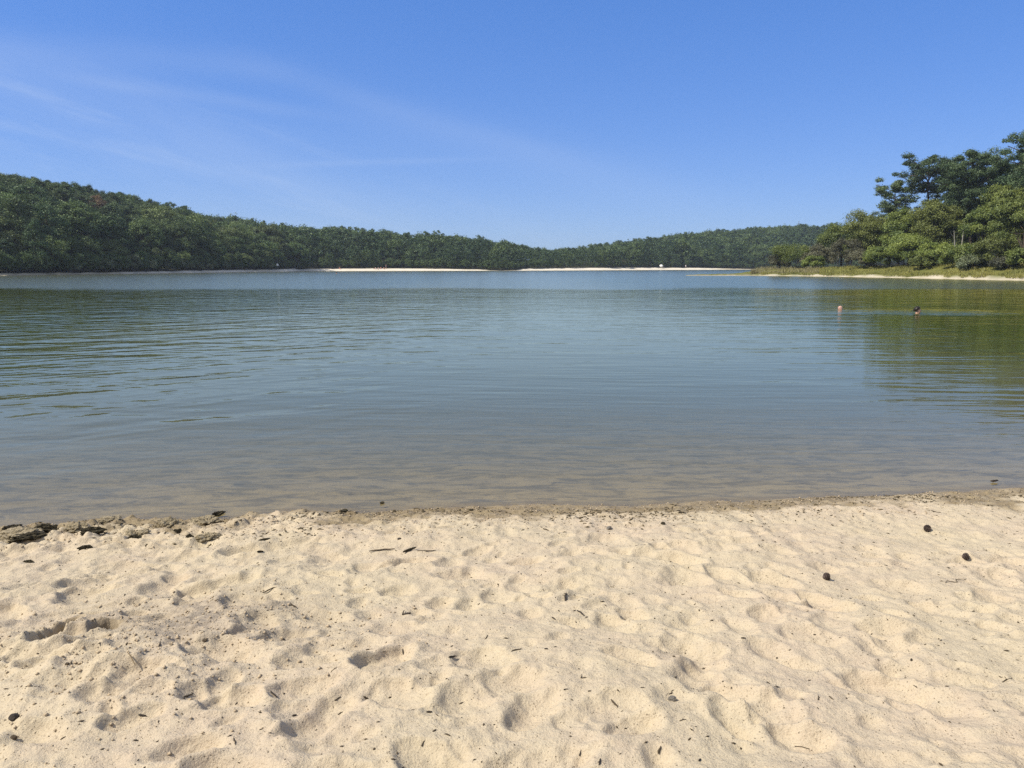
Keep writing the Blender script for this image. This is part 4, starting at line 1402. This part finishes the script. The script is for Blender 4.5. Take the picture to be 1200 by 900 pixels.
# clumps of weedy wet sand broken loose at the left water edge
N = NT('weedy_wet_sand')
c_ = obj_coord(N)
geo = N.n('ShaderNodeNewGeometry')
f_ = N.noise(c_, 28.0, 5, 0.7)
cl_ = N.mix(N.rng(f_, 0.35, 0.65), (0.24, 0.195, 0.12), (0.42, 0.345, 0.225))
cl_ = N.mix(N.rng(N.noise(c_, 11.0, 4, 0.7), 0.56, 0.66, 0, 0.85), cl_, (0.035, 0.032, 0.02))
MAT['clump'] = N.done(N.principled(cl_, 0.85, 0.2, N.bump(N.noise(c_, 60.0, 4, 0.7), 0.02)))
for k, (u, v, w_, h_, mt, lab) in enumerate([
        (22, 622, 50, 12, 'clump', 'broad weedy sand clump at the left edge of the waterline'), (52, 616, 24, 13, 'weed', 'black weed mat hanging over the leftmost sand clump'), (34, 626, 34, 8, 'weed', 'dark trailing tail of weed on the leftmost clump'),
        (14, 616, 18, 7, 'weed', 'small black weed tuft at the very left waterline'), (90, 617, 26, 10, 'clump', 'low sand clump right of the little inlet'), (108, 619, 24, 10, 'weed', 'dark weed patch on the low sand clump right of the inlet'),
        (100, 640, 14, 9, 'weed', 'small dark weed ball on the dry sand below the inlet'), (128, 608, 26, 6, 'clump', 'flat sand islet standing in the shallow water'), (160, 622, 34, 13, 'clump', 'rough weed-flecked clump left of the tall sand clump'),
        (158, 628, 14, 6, 'weed', 'dark hollow of weed under the rough clump'), (197, 611, 34, 17, 'clump', 'tallest rounded sand clump at the water edge'), (208, 621, 14, 6, 'weed', 'dark weed at the foot of the tallest sand clump'),
        (240, 609, 36, 10, 'clump', 'ragged flat clump right of the tallest sand clump'), (222, 627, 8, 8, 'weed', 'small dark weed tuft between two clumps on dry sand'), (243, 628, 30, 9, 'clump', 'rounded clod of damp sand behind the waterline'),
        (256, 604, 14, 5, 'weed', 'thin dark weed edge at the right end of the clumps'), (32, 657, 12, 5, 'weed', 'small brown weed scrap on dry sand at the far left')]):
    p, m = px_m(u, v + h_ * 0.3)
    rx, rz = w_ * m * 0.5, h_ * m * (0.66 if mt == 'clump' else 0.5)
    rat = 0.7 if mt == 'clump' else 0.45
    me = lump_mesh('sand_clump', rx, rx * rat, rz, MAT[mt], 3.3 + k * 1.37, 5 if mt == 'clump' else 4, 0.42, 2.4)
    o = link('sand_clump' if mt == 'clump' else 'weed_tuft', me, loc=(p.x, p.y, max(p.z - rz * 0.12, rz * 0.35)))
    o.rotation_euler = (0, 0, R(10 + 9 * (k % 4)))
    tag(o, lab, 'sand clump' if mt == 'clump' else 'weed', 'clumps and weed at the left water edge')

# crumbs and litter nobody could count
def scatter(name, n, mat, seed, density, smin, smax, lab, cat, long=1.0):
    r = np.random.default_rng(seed)
    V, F, o = [], [], 0
    oct_v = np.array([(1, 0, 0), (0, 1, 0), (-1, 0, 0), (0, -1, 0), (0, 0, 1), (0, 0, -0.6)], float)
    oct_f = np.array([(0, 1, 4), (1, 2, 4), (2, 3, 4), (3, 0, 4), (1, 0, 5), (2, 1, 5), (3, 2, 5), (0, 3, 5)])
    got = 0
    while got < n:
        x, y = r.uniform(-4.8, 4.8), r.uniform(1.6, 6.0)
        if r.uniform() > density(x, y):
            continue
        got += 1
        s = smin * (smax / smin) ** (r.uniform() ** 2.2)
        a = r.uniform(0, 6.28)
        q = oct_v * np.array([s * long * r.uniform(0.7, 1.3), s * r.uniform(0.6, 1.1), s * r.uniform(0.5, 1.0)]) + r.normal(0, 0.14 * s, (6, 3))
        ca, sa = math.cos(a), math.sin(a)
        q = np.stack([q[:, 0] * ca - q[:, 1] * sa + x, q[:, 0] * sa + q[:, 1] * ca + y, q[:, 2] + ground_z(x, y) + 0.25 * s], 1)
        V.append(q)
        F.append(oct_f + o)
        o += 6
    ob = link(name, mesh_from(name, np.concatenate(V), [np.concatenate(F)], mat))
    tag(ob, lab, cat, kind='stuff')


gr_ = g(235, 730)
def dens_crumb(x, y):
    a = math.exp(-(((x - gr_.x) / 0.55) ** 2 + ((y - gr_.y) / 0.34) ** 2))
    b = 0.55 * math.exp(-(((x - hp.x) / 0.5) ** 2 + ((y - hp.y) / 0.42) ** 2))
    d = float(np.interp(x, _sx, _sy)) - y
    c = 0.55 * math.exp(-((d - 0.35) / 0.3) ** 2) * (1.0 if x < 0 else 0.5)
    return min(1, a + b + c) if d > 0.05 else 0


def dens_litter(x, y):
    d = float(np.interp(x, _sx, _sy)) - y
    if d < 0.03:
        return 0
    return 0.30 + 0.7 * math.exp(-((d - 0.22) / 0.16) ** 2)


def dens_wrack(x, y):
    d = float(np.interp(x, _sx, _sy)) - y
    if d < 0.08 or d > 0.9:
        return 0
    a = math.exp(-((d - 0.27 - 0.10 * math.sin(x * 2.3)) / 0.10) ** 2) + 0.25 * math.exp(-((d - 0.6) / 0.15) ** 2)
    return a * (0.25 + 0.75 * float(sstep(-0.2, 0.5, vnoise(x * 2.2, d * 3, 19))))


MAT['wrack'] = simple_mat('wrack_fibres', (0.10, 0.078, 0.045), 0.9, 0.45, 40.0)
scatter('wrack_litter', 3600, MAT['wrack'], 63, dens_wrack, 0.0022, 0.0085, 'thin line of brown plant scraps washed up along the waterline', 'plant litter', 2.6)
MAT['crumb'] = simple_mat('sand_crumb', (0.44, 0.35, 0.24), 0.95, 0.2, 80.0, 0.002, 0.1)
scatter('sand_crumbs', 8500, MAT['crumb'], 61, dens_crumb, 0.0018, 0.0095, 'crumbs of damp sand strewn round the dug heap and waterline', 'sand crumbs')
scatter('plant_litter', 10000, MAT['wood'], 62, dens_litter, 0.0011, 0.0046, 'specks of dark bark and needles strewn over the sand', 'plant litter', 2.2)

# ------------------------------------------------------------------ sky, sun, air
SUN_EL, SUN_AZ = R(50), R(-106)      # azimuth measured from the view direction (+Y), positive to the right
sun_dir = Vector((math.sin(SUN_AZ) * math.cos(SUN_EL), math.cos(SUN_AZ) * math.cos(SUN_EL), math.sin(SUN_EL)))
sl = bpy.data.lights.new('sun', 'SUN')
sl.energy = 4.3
sl.angle = R(0.53)
sl.color = (1.0, 0.935, 0.81)
so = bpy.data.objects.new('sun', sl)
COL.objects.link(so)
so.rotation_euler = (-sun_dir).to_track_quat('-Z', 'Y').to_euler()

w = bpy.data.worlds.new('World')
SC.world = w
w.use_nodes = True
nt = w.node_tree
nt.nodes.clear()
N = NT.__new__(NT)
N.t = nt
outw = nt.nodes.new('ShaderNodeOutputWorld')
sky = nt.nodes.new('ShaderNodeTexSky')
sky.sky_type = 'NISHITA'
sky.sun_disc = False
sky.sun_elevation = SUN_EL
sky.sun_rotation = SUN_AZ
sky.altitude = 0
sky.air_density = 1.0
sky.dust_density = 0.15
sky.ozone_density = 5.0
gen = nt.nodes.new('ShaderNodeTexCoord').outputs['Generated']
sp_ = N.n('ShaderNodeSeparateXYZ')
N.set(sp_.inputs[0], gen)
dx, dy, dz = sp_.outputs
# thin cirrus on a high layer: directions projected on a flat sheet far above
yy = N.math('MAXIMUM', dy, 0.05)
cx_ = N.math('DIVIDE', dx, yy)
cz_ = N.math('DIVIDE', dz, yy)
cmb = N.n('ShaderNodeCombineXYZ')
N.set(cmb.inputs[0], cx_)
N.set(cmb.inputs[1], cz_)
cv = cmb.outputs[0]
ax = N.math('ADD', cz_, N.math('MULTIPLY', cx_, 0.30))          # distance across a streak that falls to the right
veil = N.noise(N.map(cv, (1.6, 9.0, 1), (0, 0, R(17))), 1.4, 5, 0.55, 0.4)
veil2 = N.noise(N.map(cv, (3.0, 26.0, 1), (0, 0, R(15))), 1.2, 4, 0.6, 0.3)
wide = N.math('MULTIPLY', N.rng(ax, 0.125, 0.045, 0, 1), N.rng(cx_, 0.42, -0.45))
cl = N.math('MULTIPLY', wide, N.rng(veil, 0.30, 0.75, 0.15, 1.0))
cl = N.math('ADD', N.math('MULTIPLY', cl, 0.125), N.math('MULTIPLY', N.math('MULTIPLY', wide, N.rng(veil2, 0.5, 0.75)), 0.10))


def streak(x0, z0, x1, z1, wd, amp):
    L = math.hypot(x1 - x0, z1 - z0)
    ux, uz = (x1 - x0) / L, (z1 - z0) / L
    a = N.math('ADD', N.math('MULTIPLY', N.math('SUBTRACT', cx_, x0), ux), N.math('MULTIPLY', N.math('SUBTRACT', cz_, z0), uz))
    b = N.math('ADD', N.math('MULTIPLY', N.math('SUBTRACT', cx_, x0), -uz), N.math('MULTIPLY', N.math('SUBTRACT', cz_, z0), ux))
    b = N.math('ADD', b, N.math('MULTIPLY', N.math('SUBTRACT', veil, 0.5), wd * 1.5))
    g_ = N.math('EXPONENT', N.math('MULTIPLY', N.math('MULTIPLY', b, b), -1.0 / (wd * wd)))
    e_ = N.math('MULTIPLY', N.rng(a, -0.08, 0.06), N.rng(a, L - 0.1, L + 0.10, 1, 0))
    return N.math('MULTIPLY', N.math('MULTIPLY', g_, e_), amp)


cl = N.math('ADD', cl, streak(-0.54, 0.232, -0.24, 0.188, 0.008, 0.07))
cl = N.math('ADD', cl, streak(-0.28, 0.127, -0.06, 0.133, 0.004, 0.06))
cl = N.math('ADD', cl, streak(-0.66, 0.27, -0.30, 0.24, 0.02, 0.06))
cl = N.math('ADD', cl, streak(-0.34, 0.25, 0.10, 0.125, 0.016, 0.045))
cl = N.math('ADD', cl, streak(-0.20, 0.19, 0.25, 0.075, 0.030, 0.045))
skc = N.n('ShaderNodeHueSaturation')
N.set(skc.inputs['Color'], sky.outputs[0])
skc.inputs['Saturation'].default_value = 1.30
skc.inputs['Hue'].default_value = 0.512
gam = N.n('ShaderNodeGamma')
N.set(gam.inputs['Color'], skc.outputs[0])
gam.inputs['Gamma'].default_value = 0.5
toned = N.mix(1.0, gam.outputs[0], (1.16, 1.57, 2.50), 'MULTIPLY')
# added white veil overhead and behind, out of view, to whiten the blue fill light
over = N.math('MAXIMUM', N.rng(dz, 0.45, 0.9), N.rng(dy, 0.25, -0.35))
toned = N.mix(N.math('MULTIPLY', over, 0.62), toned, (4.6, 4.7, 4.6))
white = (5.6, 6.2, 7.0)
mixn = N.mix(N.math('MINIMUM', cl, 0.6), toned, white)
bg = nt.nodes.new('ShaderNodeBackground')
bg.inputs['Strength'].default_value = 0.10
N.t.links.new(mixn, bg.inputs['Color'])
N.t.links.new(bg.outputs[0], outw.inputs['Surface'])

# air: one closed box of thin haze
HAZE = True
if HAZE:
    zmax = max(60.0, 0)
    bm = bmesh.new()
    bmesh.ops.create_cube(bm, size=1.0)
    me = bpy.data.meshes.new('haze')
    for v in bm.verts:
        v.co = Vector((v.co.x * 1840, 520 + v.co.y * 1180, (-4.5 if v.co.z < 0 else 46.0)))
    bm.to_mesh(me)
    bm.free()
    hm = bpy.data.materials.new('haze_air')
    hm.use_nodes = True
    hm.node_tree.nodes.clear()
    ho = hm.node_tree.nodes.new('ShaderNodeOutputMaterial')
    pv = hm.node_tree.nodes.new('ShaderNodeVolumePrincipled')
    pv.inputs['Color'].default_value = (0.75, 0.85, 1.0, 1)
    pv.inputs['Density'].default_value = 0.00022
    pv.inputs['Anisotropy'].default_value = 0.2
    hm.node_tree.links.new(pv.outputs[0], ho.inputs['Volume'])
    me.materials.append(hm)
    tag(link('haze', me), 'thin summer haze over the lake', 'haze', kind='stuff')

# ------------------------------------------------------------------ camera and render settings
cam = bpy.data.cameras.new('camera')
cam.sensor_width = 36.0
cam.lens = FPX / 1200.0 * 36.0
cam.clip_start = 0.05
cam.clip_end = 5000
co = bpy.data.objects.new('camera', cam)
COL.objects.link(co)
co.location = (0, 0, CAM_Z)
co.rotation_euler = (R(90) - PITCH, 0, 0)
SC.camera = co

SC.render.engine = 'CYCLES'
cy = SC.cycles
cy.max_bounces = 7
cy.diffuse_bounces = 2
cy.glossy_bounces = 2
cy.transmission_bounces = 3
cy.transparent_max_bounces = 8
cy.volume_bounces = 0
cy.use_denoising = False
cy.sample_clamp_indirect = 6.0
cy.caustics_reflective = False
cy.caustics_refractive = False
vs = SC.view_settings
vs.view_transform = 'Standard'
vs.look = 'None'
vs.gamma = 1.0
vs.use_curve_mapping = False
vs.exposure = 0.45
